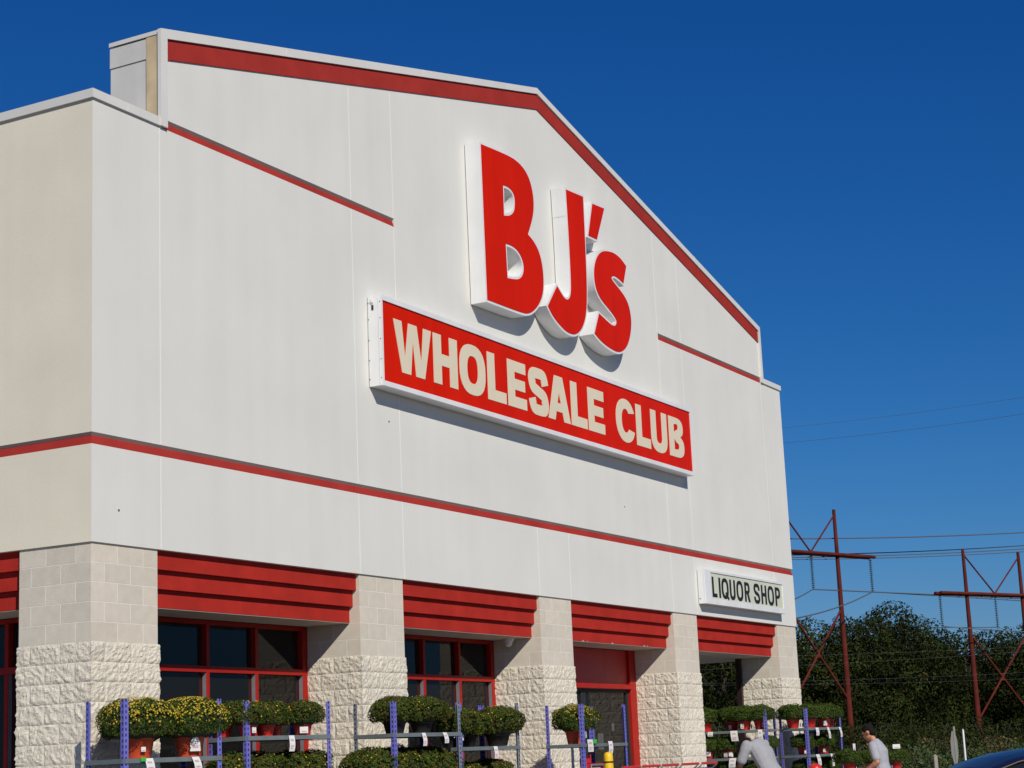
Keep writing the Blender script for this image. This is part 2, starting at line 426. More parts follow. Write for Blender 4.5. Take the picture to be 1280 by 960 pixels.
# ------------------------------------------------------------------ windows
ZB, ZT, TR0, TR1 = .15, 3.248, 2.640, 2.712
def window(x0, x1, mulls, y=.825, jl=.09, jr=.11):
    f = MB(); w = .029
    f.cbox((x0, y, ZB), (x0+jl, y+.12, ZT), .004); f.cbox((x1-jr, y, ZB), (x1, y+.12, ZT), .004)
    f.box((x0+jl, y+.004, ZT-.05), (x1-jr, y+.11, ZT)); f.box((x0+jl, y+.002, TR0), (x1-jr, y+.11, TR1)); f.box((x0+jl, y+.004, ZB), (x1-jr, y+.11, ZB+.3))
    xs = [x0+jl] + list(mulls) + [x1-jr]
    for xm in mulls:
        f.cbox((xm-w, y, ZB+.3), (xm+w, y+.115, TR0), .004); f.cbox((xm-w, y, TR1), (xm+w, y+.115, ZT-.05), .004)
    for xm in xs[1:]:      # pale glazing beads on the sides that face the sun
        f.box((xm-w-.0035 if xm != xs[-1] else xm-.004, y+.012, ZB+.31), (xm-w+.001 if xm != xs[-1] else xm+.001, y+.062, TR0-.004), 1)
    o = f.build('window', [M['frame'], M['galv']], bld)
    for i in range(len(xs)-1):
        a = xs[i]+(w if i else 0); b = xs[i+1]-(w if i < len(xs)-2 else 0)
        for z0, z1 in ((ZB+.3, TR0), (TR1, ZT-.05)):
            p = MB(); p.quad((a, y+.07, z0), (b, y+.07, z0), (b, y+.07, z1), (a, y+.07, z1)); p.build('pane', M['glass'], o)
    return o
window(1.07, 4.97, (2.0, 2.95, 3.90))
window(6.0, 9.79, (6.82, 7.79, 8.77), jr=.10)
# left side wall window behind the lintel, turned a quarter
wl = window(1.0, 4.9, (1.95, 2.95, 3.92))
for o in [wl]:
    o.matrix_local = Matrix(((0, 1, 0, 0), (1, 0, 0, 0), (0, 0, 1, 0), (0, 0, 0, 1)))
# entrance: red panel over glass doors
en = MB(); y = .80
en.cbox((14.40, y-.02, .12), (14.648, y+.14, ZT), .005); en.cbox((10.822, y, .12), (11.02, y+.12, ZT), .005)
en.cbox((11.02, y-.05, 2.585), (14.40, y+.10, 2.655), .006)
eo = en.build('entrance', M['frame'], bld)
pn = MB()
for a, b in ((11.02, 12.28), (12.286, 13.53), (13.536, 14.40)): pn.cbox((a, y+.03, 2.657), (b, y+.08, ZT), .003)
pn.build('transom_panel', M['doorpanel'], eo)
df = MB()
for xa in (11.02, 12.62, 12.70, 14.33): df.box((xa, y+.03, .12), (xa+.06, y+.08, 2.585))
for xa, xb in ((11.08, 12.62), (12.76, 14.33)): df.box((xa, y+.032, .12), (xb, y+.078, .32)); df.box((xa, y+.032, 2.53), (xb, y+.078, 2.585))
dfo = df.build('sliding_door', M['dark'], eo)
for a, b in ((11.08, 12.62), (12.76, 14.33)):
    p = MB(); p.quad((a, y+.055, .32), (b, y+.055, .32), (b, y+.055, 2.53), (a, y+.055, 2.53)); p.build('pane', M['glass'], eo)
for x, z, w_, h_ in ((12.95, 1.72, .16, .20), (13.22, 1.60, .20, .26), (13.1, 1.98, .12, .14), (13.75, 1.9, .10, .13)):
    p = MB(); p.quad((x, y+.062, z), (x+w_, y+.062, z), (x+w_, y+.062, z+h_), (x, y+.062, z+h_)); p.build('notice', M['paper'], eo)
# interior seen dimly through the glass
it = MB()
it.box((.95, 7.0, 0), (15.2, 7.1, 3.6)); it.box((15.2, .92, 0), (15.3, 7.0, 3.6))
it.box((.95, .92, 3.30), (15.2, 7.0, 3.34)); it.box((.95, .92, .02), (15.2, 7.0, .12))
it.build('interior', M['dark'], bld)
ih = MB()
ih.box((15.3, .87, 3.252), (20.5, 4.88, 3.30))
ih.box((15.32, 4.9, 0), (19.7, 5.0, 3.6)); ih.box((15.302, .92, .12), (15.34, 4.88, 3.25))
ih.build('passage_lining', M['soffit'], bld)
jb = MB(); jb.box((19.50, .80, .12), (19.585, .90, 3.245)); jb.build('door_jamb', M['trimk'], bld)

# dome cameras under the lintels
def dome(x, y, label):
    t = empty('security_camera', (x, y, 3.249), 0, label, 'camera', 'cameras under the red lintels')
    b = MB(); b.lathe([(.085, 0), (.085, -.03), (.07, -.045)], 16); b.build('mount', M['camw'], t)
    d = MB(); d.lathe([(.062, -.045), (.060, -.07), (.045, -.10), (.02, -.115), (.004, -.118)], 16); d.build('dome', M['black'] if x > 12 else M['camw'], t)
dome(9.60, .47, 'small white dome camera under the second red lintel from the left corner')
dome(16.35, .52, 'small dark dome camera under the red lintel below the black lettered sign')

# ================================================================== SIGNS
def offset_poly(pts, d):
    n = len(pts); area = sum(pts[i][0]*pts[(i+1) % n][1]-pts[(i+1) % n][0]*pts[i][1] for i in range(n))
    s = 1 if area > 0 else -1; out = []
    for i in range(n):
        p0, p1, p2 = V(pts[i-1]), V(pts[i]), V(pts[(i+1) % n])
        e1 = (p1-p0).normalized(); e2 = (p2-p1).normalized()
        n1 = V((e1.y, -e1.x))*s; n2 = V((e2.y, -e2.x))*s
        b = n1+n2; b = b.normalized() if b.length > 1e-6 else n1
        k = d/max(.45, b.dot(n1)); q = p1+b*k; out.append((q.x, q.y))
    return out
def smooth_loop(pts, corners=(), it=2):
    'Chaikin rounding that keeps the listed corner indices sharp'
    cur = [(p, i in corners) for i, p in enumerate(pts)]
    for _ in range(it):
        nxt = []; n = len(cur)
        for i in range(n):
            (p, cp_), (q, cq), (o_, co) = cur[i], cur[(i+1) % n], cur[i-1]
            if cp_: nxt.append((p, True))
            else:
                nxt.append(((p[0]*.75+o_[0]*.25, p[1]*.75+o_[1]*.25), False)); nxt.append(((p[0]*.75+q[0]*.25, p[1]*.75+q[1]*.25), False))
        cur = nxt
    return [p for p, _ in cur]
Bo = [(8.075, 10.365), (8.512, 10.394), (8.936, 10.418), (9.209, 10.401), (9.441, 10.324), (9.589, 10.182), (9.665, 9.961), (9.652, 9.737), (9.568, 9.537), (9.426, 9.305), (9.619, 9.231), (9.77, 9.106), (9.856, 8.907), (9.874, 8.672), (9.827, 8.444), (9.687, 8.259), (9.514, 8.127), (9.347, 8.047), (9.149, 8.012), (8.078, 8.005)]
Bh1 = [(8.698, 9.898), (8.853, 9.911), (8.99, 9.879), (9.059, 9.787), (9.045, 9.626), (8.99, 9.534), (8.851, 9.453), (8.687, 9.421)]
Bh2 = [(8.704, 8.992), (8.889, 9.003), (9.079, 8.969), (9.21, 8.862), (9.254, 8.735), (9.203, 8.607), (9.078, 8.523), (8.92, 8.489), (8.711, 8.464)]
Jo = [(10.799, 10.372), (11.406, 10.405), (11.4, 9.875), (11.386, 9.201), (11.37, 8.823), (11.327, 8.524), (11.24, 8.302), (11.106, 8.133), (10.918, 8.017), (10.742, 7.984), (10.529, 7.997), (10.285, 8.079), (10.088, 8.18), (9.975, 8.288), (10.322, 8.678), (10.424, 8.607), (10.544, 8.531), (10.654, 8.521), (10.745, 8.572), (10.801, 8.685), (10.817, 8.913), (10.822, 9.407), (10.812, 9.944)]
Ap = [(11.748, 10.372), (12.189, 10.4), (11.845, 9.785), (11.534, 9.78)]
So = [(12.932, 9.569), (12.72, 9.666), (12.483, 9.699), (12.243, 9.679), (12.031, 9.631), (11.851, 9.523), (11.722, 9.358), (11.664, 9.177), (11.679, 8.991), (11.755, 8.86), (11.9, 8.764), (12.122, 8.682), (12.301, 8.611), (12.433, 8.53), (12.415, 8.463), (12.353, 8.421), (12.23, 8.415), (12.093, 8.444), (11.779, 8.522), (11.571, 8.15), (11.727, 8.083), (11.949, 8.028), (12.178, 7.997), (12.412, 7.988), (12.609, 8.04), (12.799, 8.163), (12.942, 8.369), (13.012, 8.598), (12.995, 8.768), (12.934, 8.907), (12.811, 9.012), (12.647, 9.087), (12.464, 9.156), (12.328, 9.213), (12.324, 9.255), (12.434, 9.3), (12.622, 9.276), (12.782, 9.236)]
ls = empty('letter_sign', (0, 0, 0), 0, 'large raised red channel letters with white sides on the gable wall', 'sign')
def channel_letter(name, outer, holes, corners, hc=()):
    o_ = smooth_loop(outer, corners); h_ = [smooth_loop(h, c, 2) for h, c in zip(holes, hc)]
    wo = offset_poly(o_, .036); wh = [offset_poly(h, -.036) for h in h_]
    D = .262
    b = MB(); b.plate([wo]+wh, -.012, -D); body = b.build(name, M['sign_white'], ls)
    f = MB(); f.plate([o_]+h_, -D+.002, -D-.006); f.build('letter_face', M['sign_red'], body)
channel_letter('channel_letter', Bo, [Bh1, Bh2], {0, 9, 19}, [{0, 7}, {0, 8}])
channel_letter('channel_letter', Jo, [], {0, 1, 13, 14})
channel_letter('channel_letter', Ap, [], {0, 1, 2, 3})
channel_letter('channel_letter', So, [], {0, 18, 19, 37})

# ---- lettering built from outlines in a unit-height box (x 0..w, z 0..1)
def sup(cx, cz, a, b, t0=0, t1=360, n=28, e=2.5):
    out = []
    for i in range(n+1):
        t = R(t0+(t1-t0)*i/n); c, s = math.cos(t), math.sin(t)
        out.append((cx+a*math.copysign(abs(c)**(2/e), c), cz+b*math.copysign(abs(s)**(2/e), s)))
    return out
def stroke(path, wfun, n=48):
    P = [V(p) for p in path]; m = len(P)-1; pts = []
    for i in range(n+1):
        u = i/n*m; k = min(int(u), m-1); t = u-k
        p0, p1, p2, p3 = P[max(k-1, 0)], P[k], P[k+1], P[min(k+2, m)]
        pts.append(.5*((2*p1)+(p2-p0)*t+(2*p0-5*p1+4*p2-p3)*t*t+(3*p1-p0-3*p2+p3)*t**3))
    Lf, Rt = [], []
    for i, p in enumerate(pts):
        t = (pts[min(i+1, n)]-pts[max(i-1, 0)]).normalized(); w = wfun(t)/2
        Lf.append((p.x-t.y*w, p.y+t.x*w)); Rt.append((p.x+t.y*w, p.y-t.x*w))
    return Lf + Rt[::-1]
def glyph(ch, w, s, b):
    'returns list of (outer, [holes]) ; s = stem width, b = bar height'
    if ch == 'I': return [([(0, 0), (s, 0), (s, 1), (0, 1)], [])]
    if ch == 'L': return [([(0, 0), (w, 0), (w, b), (s, b), (s, 1), (0, 1)], [])]
    if ch == 'H': return [([(0, 0), (s, 0), (s, .5-b/2), (w-s, .5-b/2), (w-s, 0), (w, 0), (w, 1), (w-s, 1), (w-s, .5+b/2), (s, .5+b/2), (s, 1), (0, 1)], [])]
    if ch == 'E': return [([(0, 0), (w, 0), (w, b), (s, b), (s, .5-b/2), (w*.93, .5-b/2), (w*.93, .5+b/2), (s, .5+b/2), (s, 1-b), (w*.98, 1-b), (w*.98, 1), (0, 1)], [])]
    if ch == 'W':
        k = s*.95
        return [([(0, 1), (k, 1), (w*.285, .30), (w*.5-k*.52, 1), (w*.5+k*.52, 1), (w*.715, .30), (w-k, 1), (w, 1), (w*.80, 0), (w*.80-k*1.08, 0), (w*.5, .68), (w*.20+k*1.08, 0), (w*.20, 0)], [])]
    if ch == 'A':
        k = s*1.02; tw = s*.62
        sl = (w/2-tw)  # horizontal run of an edge over height 1
        ix = lambda z: sl*z+k
        return [([(0, 0), (k, 0), (sl*.20+k, .20), (w-sl*.20-k, .20), (w-k, 0), (w, 0), (w/2+tw, 1), (w/2-tw, 1)], [[(ix(.20+b*.85), .20+b*.85), (w/2, min(.86, (w/2-k)/sl)), (w-ix(.20+b*.85), .20+b*.85)]])]
    if ch in 'OQ':
        r = [(sup(w/2, .5, w/2, .52)[:-1], [sup(w/2, .5, w/2-s, .52-b)[:-1]])]
        if ch == 'Q': r.append(([(w*.50, .26), (w*.50+s*.65, .34), (w*1.06, .02), (w*1.06-s*.55, -.08)], []))
        return r
    if ch == 'C':
        o = sup(w/2, .5, w/2, .52, 24, 336, 40, 2.2); i = sup(w/2, .5, w/2-s, .52-b, 40, 320, 36, 2.2)
        return [(o+i[::-1], [])]
    if ch == 'U':
        o = [(0, 1)]+sup(w/2, .36, w/2, .38, 180, 360, 18)+[(w, 1)]
        i = [(w-s, 1)]+sup(w/2, .36, w/2-s, .38-b, 360, 180, 18)+[(s, 1)]
        return [(o+i, [])]
    if ch == 'S':
        hs, hb = s/2, b/2
        p = [(w-hs*.9, .67), (w-hs*1.15, .80), (w*.72, 1.0-hb), (w*.5, 1.02-hb), (w*.26, 1.0-hb), (hs, .80), (hs*1.02, .70), (w*.25, .575), (w*.5, .50), (w*.75, .425), (w-hs*1.02, .29), (w-hs, .20), (w*.74, hb), (w*.5, -.02+hb), (w*.28, hb), (hs*1.15, .20), (hs*.9, .33)]
        return [(stroke(p, lambda t: b+(s-b)*abs(t.y), 64), [])]
    if ch == 'P':
        return [([(0, 0), (s, 0), (s, .40)]+[(w*.55, .40)]+sup(w*.5, .70, w*.5, .30, 270, 450, 14)+[(0, 1)], [[(s, .40+b*.9)]+sup(w*.5, .70, w*.5-s, .30-b*.9, 270, 450, 10)+[(s, 1-b*.9)]])]
    if ch == 'R':
        return [([(0, 0), (s, 0), (s, .40), (w*.42, .40), (w-s*1.1, 0), (w*1.02, 0), (w*.74, .45)]+sup(w*.5, .70, w*.47, .30, 305, 450, 14)+[(0, 1)], [[(s, .40+b*.9)]+sup(w*.5, .70, w*.47-s, .30-b*.9, 270, 450, 10)+[(s, 1-b*.9)]])]
    if ch == 'B':
        up = sup(w*.5, .755, w*.46, .245, -60, 90, 12); lo = sup(w*.5, .275, w*.5, .275, 270, 420, 14)
        q = b*.78
        return [([(0, 0)]+lo+up+[(0, 1)], [[(s, .545+q*.42)]+sup(w*.5, .765, w*.46-s, .215-q*.75, 270, 450, 8)+[(s, 1-q)], [(s, q)]+sup(w*.5, .28, w*.5-s, .275-q*1.05, 270, 450, 8)+[(s, .555-q*.55)]])]
def lettering(name, items, z0, h, y, stem, bar, material, parent, thick=.006):
    for ch, x0, x1 in items:
        m = MB(); w = (x1-x0)/h
        for q, (o, hs) in enumerate(glyph(ch, w, stem/h, bar/h)):
            f = lambda lp: [(x0+x*h, z0+z*h) for x, z in lp]
            m.plate([f(o)]+[f(k) for k in hs], y, y-thick-.0006*q)
        m.build('letter', material, parent)
def cabinet(root, W, H_, D, face, mats, lip=.02):
    'box sign, local x 0..W, z 0..H, wall at y=0; face=(x0,x1,z0,z1) recessed by lip'
    x0, x1, z0, z1 = face
    c = MB(); c.plate([[(0, 0), (W, 0), (W, H_), (0, H_)], [(x0, z0), (x0, z1), (x1, z1), (x1, z0)]], -D+lip+.02, -D)
    c.plate([[(.002, .002), (W-.002, .002), (W-.002, H_-.002), (.002, H_-.002)]], -.010, -D+lip+.004)
    return c
jm = MB(); jm.box((10.7725, -.014, 9.93), (10.780, -.250, 9.938)); jm.build('seam', M['panel'], ls)
# --- long red sign
ws = empty('sign_board', (5.295, 0, 6.312), 0, 'long red box sign with pale lettering in a white frame on the gable wall', 'sign')
ws.rotation_euler = (0, .0035, 0)
c = cabinet(ws, 10.12, 1.212, .222, (.035, 10.085, .066, 1.146), None)
c.box((-.006, -.178, .02), (0, -.182, 1.19)); 
for z in (.1, .35, .62, .9, 1.12):
    for yy in (-.02, -.20): c.lathe([(.007, -.004), (.007, 0)], 6, 1, (0, yy, z), 'x')
c.box((-.004, -.10, 1.02), (0, -.07, 1.09), 1); c.box((-.02, -.10, 1.12), (0, -.07, 1.17))
for x in (3.37, 6.75): c.box((x-.004, -.2235, .004), (x+.004, -.2215, .064)); c.box((x-.004, -.2235, 1.148), (x+.004, -.2215, 1.208))
c.build('cabinet', [M['sign_white'], M['trimk']], ws)
f = MB(); f.quad((.034, -.203, .065), (10.086, -.203, .065), (10.086, -.203, 1.147), (.034, -.203, 1.147)); f.build('sign_face', M['sign_red'], ws)
ox = 5.295
it_ = [(ch, a-ox, b-ox) for ch, a, b in (('W', 5.60, 6.555), ('H', 6.60, 7.245), ('O', 7.30, 8.03), ('L', 8.09, 8.63), ('E', 8.685, 9.255), ('S', 9.335, 9.955), ('A', 9.94, 10.675), ('L', 10.71, 11.26), ('E', 11.305, 11.89), ('C', 12.32, 13.05), ('L', 13.095, 13.65), ('U', 13.685, 14.345), ('B', 14.43, 15.06))]
lettering('lettering', it_, .250, .702, -.2035, .215, .165, M['sign_letter'], ws)
# --- small sign over the last bay
lq = empty('sign_board', (15.752, 0, 4.055), 0, 'small white box sign with black lettering at the right end of the facade', 'sign')
c = cabinet(lq, 3.97, .605, .152, (.262, 3.862, .095, .565), None, .018)
c.lathe([(.010, -.006), (.010, 0)], 6, 1, (0, -.04, .09), 'x'); c.box((-.004, -.130, .01), (0, -.134, .595))
c.build('cabinet', [M['sign_white'], M['trimk']], lq)
f = MB(); f.quad((.261, -.135, .094), (3.863, -.135, .094), (3.863, -.135, .566), (.261, -.135, .566)); f.build('sign_face', M['sign_cream'], lq)
ox = 15.752
it_ = [(ch, a-ox, b-ox) for ch, a, b in (('L', 16.09, 16.31), ('I', 16.40, 16.48), ('Q', 16.525, 16.855), ('U', 16.91, 17.18), ('O', 17.235, 17.56), ('R', 17.635, 17.90), ('S', 18.10, 18.40), ('H', 18.475, 18.75), ('O', 18.81, 19.14), ('P', 19.21, 19.475))]
lettering('lettering', it_, .132, .362, -.1355, .080, .066, M['black'], lq, .004)
# ================================================================== GROUND
SWZ = .12
g = MB(); g.quad((-900, -900, -.02), (1400, -900, -.02), (1400, 1400, -.02), (-900, 1400, -.02))
tag(g.build('ground', M['grass']), kind='structure')
g = MB(); g.quad((-80, -75, 0), (62, -75, 0), (62, 60, 0), (-80, 60, 0))
tag(g.build('car_park', M['asphalt']), kind='structure')
g = MB()
g.cbox((-3.0, -4.7, -.01), (24.5, -.001, SWZ), .015); g.cbox((-3.0, 0, -.01), (-.001, 20, SWZ), .015); g.cbox((BX+.001, 0, -.01), (24.5, 20, SWZ), .015)
g.box((.9, .001, -.01), (BX-.002, .9, SWZ-.004)); g.box((15.3, .9, -.01), (BX-.001, 4.9, SWZ-.004))
tag(g.build('pavement', M['concrete']), kind='structure')
g = MB()
for i in range(14):
    x = -20+i*2.8; g.box((x-.05, -26, .002), (x+.05, -20.8, .006))
for y in (-12.2, -18.5): g.box((-40, y-.06, .002), (40, y+.06, .006))
tag(g.build('road_marking', M['paintw']), kind='structure')

# ================================================================== PLANT RACKS
Z0 = SWZ
def post_mesh(mb, x, y, sx, sy, zt):
    w = .054; t = .004
    mb.box((x, y, 0), (x+sx*w, y+sy*t, zt)); mb.box((x, y+sy*t, 0), (x+sx*t, y+sy*w, zt))
    # slotted holes in both flanges
    n = int(zt/.055)
    for k in range(n):
        z = .03+k*.055
        for e in (-1, 1):
            yy = y - sy*.0012 if e < 0 else y+sy*(t+.0012)
            mb.quad((x+sx*.015, yy, z), (x+sx*.031, yy, z), (x+sx*.031, yy, z+.028), (x+sx*.015, yy, z+.028), 1)
            xx = x - sx*.0012 if e < 0 else x+sx*(t+.0012)
            mb.quad((xx, y+sy*.015, z), (xx, y+sy*.031, z), (xx, y+sy*.031, z+.028), (xx, y+sy*.015, z+.028), 1)
def price_tag(parent, x, y, z, w=.085, h=.15, bend=.03, rz=0., yaw=0.):
    w *= .85; h *= .85
    m = MB(); n = 6; vs = []
    for i in range(n+1):
        t = i/n; zz = -h*t; yy = -.005 - bend*math.sin(t*2.2)
        for u in (-w/2, w/2): vs.append((u+rz*zz, yy, zz))
    m.add(vs, [(2*i, 2*i+1, 2*i+3, 2*i+2) for i in range(n)], 0)
    for t0, t1, u0, u1 in ((.22, .36, -.3, .25), (.62, .70, -.3, .3), (.76, .84, -.3, .1)):
        f = lambda t, u: (u*w+rz*(-h*t), -.0065-bend*math.sin(t*2.2), -h*t)
        m.quad(f(t0, u0), f(t0, u1), f(t1, u1), f(t1, u0), 1)
    o = m.build('price_tag', [M['tagw'], M['tagp']], parent, recalc=False); o.location = (x, y, z); o.rotation_euler = (0, 0, yaw)
    return o
def rack(ox, oy, rz, L, D, zt, shelves, label, posts='pppp', tags=(), deck='shelf'):
    'local x along the front, y to the back; post order: front-left, front-right, back-right, back-left'
    t = empty('plant_rack', (ox, oy, Z0), R(rz), label, 'rack', 'wheeled plant racks along the shop front')
    for (x, y, sx, sy), c in zip(((0, 0, 1, 1), (L, 0, -1, 1), (L, D, -1, -1), (0, D, 1, -1)), posts):
        m = MB(); post_mesh(m, x, y, sx, sy, zt-Z0)
        m.build('post', [M['purple'] if c == 'p' else M['galv'], M['hole']], t)
    for z in shelves:
        m = MB(); zz = z-Z0
        m.box((.005, -.012, zz-.045), (L-.005, -.002, zz)); m.box((.005, D+.002, zz-.045), (L-.005, D+.012, zz))
        m.box((-.012, .005, zz-.045), (-.002, D-.005, zz)); m.box((L+.002, .005, zz-.045), (L+.012, D-.005, zz))
        m.box((.006, .0, zz-.018), (L-.006, D, zz-.004), 1)
        m.build('shelf', [M['shelf'], M[deck]], t)
    for x, z, w, h in tags:
        price_tag(t, x, -.014, z-Z0-.002, w, h, .02+.02*hsh(x, z), (hsh(z, x)-.5)*.3)
    for x, y in ((.05, .05), (L-.05, .05), (L-.05, D-.05), (.05, D-.05)):
        m = MB(); m.lathe([(.05, -.015), (.055, -.01), (.055, .01), (.05, .015)], 12, 0, (x, y, .056), 'x'); m.build('wheel', M['rubber'], t)
    return t
racks = {}
def place(name, A_or_B, theta, L, D, *a, **k):
    th = R(theta); u = math.cos(th)*RH + math.sin(th)*FH
    rz = math.degrees(math.atan2(u.y, u.x))
    racks[name] = rack(A_or_B[0], A_or_B[1], rz, L, D, *a, **k); return racks[name]
ZT = 2.21
place('R1', at(155, 877, 17.7), 50, 1.22, .60, ZT, (.55, 1.10, 1.645), 'purple plant rack at the building corner carrying the big yellow topped mums', 'pppp', ((.28, 1.645, .12, .16), (.86, 1.645, .11, .17), (.40, 1.10, .1, .15)))
place('R2', (1.62, -.72), 53, 1.30, .58, ZT, (.65, 1.22, 1.845), 'purple plant rack of small green mums in front of the first red framed window', 'pppp', ((.66, 1.845, .10, .20),))
place('R3', (4.06, -1.02), 57, 1.35, .60, ZT, (.5, 1.10, 1.845), 'plant rack with a grey corner post and brown deck beside the second pillar', 'pgpg', ((.55, 1.845, .09, .18), (.98, 1.845, .10, .15)), deck='deck')
place('R4', (5.63, -.98), 57, 1.35, .60, ZT, (.5, 1.05, 1.665), 'plant rack of dark potted mums in front of the second red framed window', 'pgpp', ((.75, 1.665, .10, .18),), deck='deck')
place('R5', (8.79, -1.10), 61.5, 1.40, .58, ZT, (.55, 1.10, 1.665), 'purple plant rack holding one lone yellow mum, left of the red entrance', 'pppp')
place('R7', (18.62, -.80), 54, 1.40, .58, ZT, (.45, .90, 1.36, 1.850), 'fully stocked purple plant rack standing past the right end pillar', 'pppp', ((.35, 1.85, .14, .17), (.80, 1.85, .10, .24), (1.28, 1.85, .09, .22), (.30, 1.36, .16, .24), (.86, 1.36, .10, .27)))
r6 = rack(17.62, 1.02, -86, 1.38, .58, ZT, (.45, .90, 1.36, 1.850), 'purple plant rack half inside the dark passage under the black lettered sign', 'pppp', ((.30, 1.85, .12, .10), (.75, 1.85, .16, .22), (1.25, 1.85, .10, .24), (.70, 1.36, .15, .20)))
racks['R6'] = r6

# ================================================================== POTTED MUMS
def leaf_cloud(mb, n, rx, ry, rz_, cz, size, mats, shell=.72, seed=1, up=.15, lobes=7):
    rg = np.random.default_rng(seed)
    ph = rg.uniform(0, 6.28, (lobes, 3)); am = rg.uniform(.02, .07, lobes)
    for i in range(n):
        d = rg.normal(size=3); d /= np.linalg.norm(d)
        if d[2] < -.55: d[2] *= -.6; d /= np.linalg.norm(d)
        r = shell + (1-shell)*rg.random()**.6
        bumpy = 1+sum(am[k]*math.sin(3*d[0]*(1+k % 3)+ph[k, 0])*math.cos(2.5*d[1]*(1+k % 2)+ph[k, 1])*math.cos(3*d[2]+ph[k, 2]) for k in range(lobes))*1.6
        p = np.array([rx*d[0], ry*d[1], rz_*d[2]])*r*bumpy + [0, 0, cz]
        nrm = d + rg.normal(size=3)*.55 + [0, 0, up]; nrm /= np.linalg.norm(nrm)
        a = np.cross(nrm, rg.normal(size=3)); a /= np.linalg.norm(a); b = np.cross(nrm, a)
        s = size*(.6+.8*rg.random()); l = s*1.6
        vs = [p-a*l*.5, p+b*s*.35+nrm*s*.12, p+a*l*.5, p-b*s*.35+nrm*s*.12]
        mb.add([tuple(q) for q in vs], [(0, 1, 2, 3)], int(rg.choice(len(mats), p=mats)), tone=float(rg.random()))
def make_mum(name, w, h, pot_r, pot_h, potmat, leaves, n, flowers, seed, label, size=.026):
    t = empty(name, (0, 0, 0), 0, label, 'potted plant')
    p = MB(); p.lathe([(pot_r*.76, 0), (pot_r*.97, pot_h*.86), (pot_r*1.05, pot_h*.87), (pot_r*1.06, pot_h), (pot_r*.96, pot_h), (pot_r*.9, pot_h*.9), (.01, pot_h*.88)], 20)
    p.build('pot', M[potmat], t)
    f = MB(); cz = pot_h + h*.32
    bm = bmesh.new(); bmesh.ops.create_icosphere(bm, subdivisions=2, radius=1)
    vs = [(q.co.x*w*.40, q.co.y*w*.40, cz+q.co.z*h*.44) for q in bm.verts]; bm.verts.index_update()
    f.add(vs, [[q.index for q in fc.verts] for fc in bm.faces], 2); bm.free()
    leaf_cloud(f, n, w*.5, w*.5, h*.56, cz, size, leaves, seed=seed)
    small = flowers < 200
    if not small: f.build('foliage', [M['leafA'], M['leafB'], M['core'], M['leafC']], t, recalc=False)
    if True:
        fl = f if small else MB(); rg = np.random.default_rng(seed+50)
        for i in range(flowers):
            d = rg.normal(size=3); d[2] = abs(d[2])*1.1-.12; d /= np.linalg.norm(d)
            if d[2] < .25 and rg.random() < .70: continue
            P = np.array([w*.5*d[0], w*.5*d[1], h*.56*d[2]])*(1.0+.03*rg.random()) + [0, 0, cz]
            a = np.cross(d, [.3, .2, 1]); a /= np.linalg.norm(a); b = np.cross(d, a); r = .006+.005*rg.random()
            c = P + d*r*.6
            ring = [P + r*(math.cos(k*1.0472)*a+math.sin(k*1.0472)*b) for k in range(6)]
            fl.add([tuple(c)]+[tuple(q) for q in ring], [(0, k+1, (k+1) % 6+1) for k in range(6)], 4 if small else 0, tone=float(rg.random()))
        if small: f.build('foliage', [M['leafA'], M['leafB'], M['core'], M['leafC'], M['flowY']], t, recalc=False)
        else: fl.build('flowers', M['flowY'], t, recalc=False)
    return t
def pot_tag(t, a, r, z, w=.06, h=.10, tri=False):
    m = MB(); y = -.004
    if tri: m.add([(-w/2, y, 0), (w/2, y, 0), (w/2*.9, y, h*.55), (0, y, h), (-w/2*.9, y, h*.55)], [(0, 1, 2, 3, 4)], 0)
    else: m.quad((-w/2, y, 0), (w/2, y, 0), (w/2, y, h), (-w/2, y, h), 0)
    m.quad((-w*.28, y-.002, h*.18), (w*.3, y-.002, h*.18), (w*.3, y-.002, h*.34), (-w*.28, y-.002, h*.34), 1)
    o = m.build('plant_tag', [M['tagw'], M['tagp']], t, recalc=False)
    o.location = (r*math.cos(a), r*math.sin(a), z); o.rotation_euler = (0, 0, a+math.pi/2)
    return o
_mt = (.62, .30, 0, .08); _mr = (.42, .33, 0, .25); _mg = (.50, .48, 0, .02)
P_BIG = make_mum('potted_mum', .82, .44, .155, .205, 'pot_o', _mt, 8500, 1300, 11, 'x', .018)
P_MED = make_mum('potted_mum', .49, .30, .105, .120, 'pot_r', _mr, 3800, 40, 12, 'x', .018)
P_BLK = make_mum('potted_mum', .62, .36, .140, .130, 'pot_k', _mr, 6500, 60, 13, 'x', .018)
P_SML = make_mum('potted_mum', .54, .28, .110, .150, 'pot_r', _mg, 3200, 0, 14, 'x', .021)
P_YEL = make_mum('potted_mum', .70, .40, .150, .190, 'pot_o', _mt, 6500, 620, 15, 'x', .018)
P_RED = make_mum('potted_mum', .50, .30, .130, .130, 'pot_k', (.15, .25, 0, .60), 3800, 20, 16, 'x', .018)
_used = set()
GRP = {}
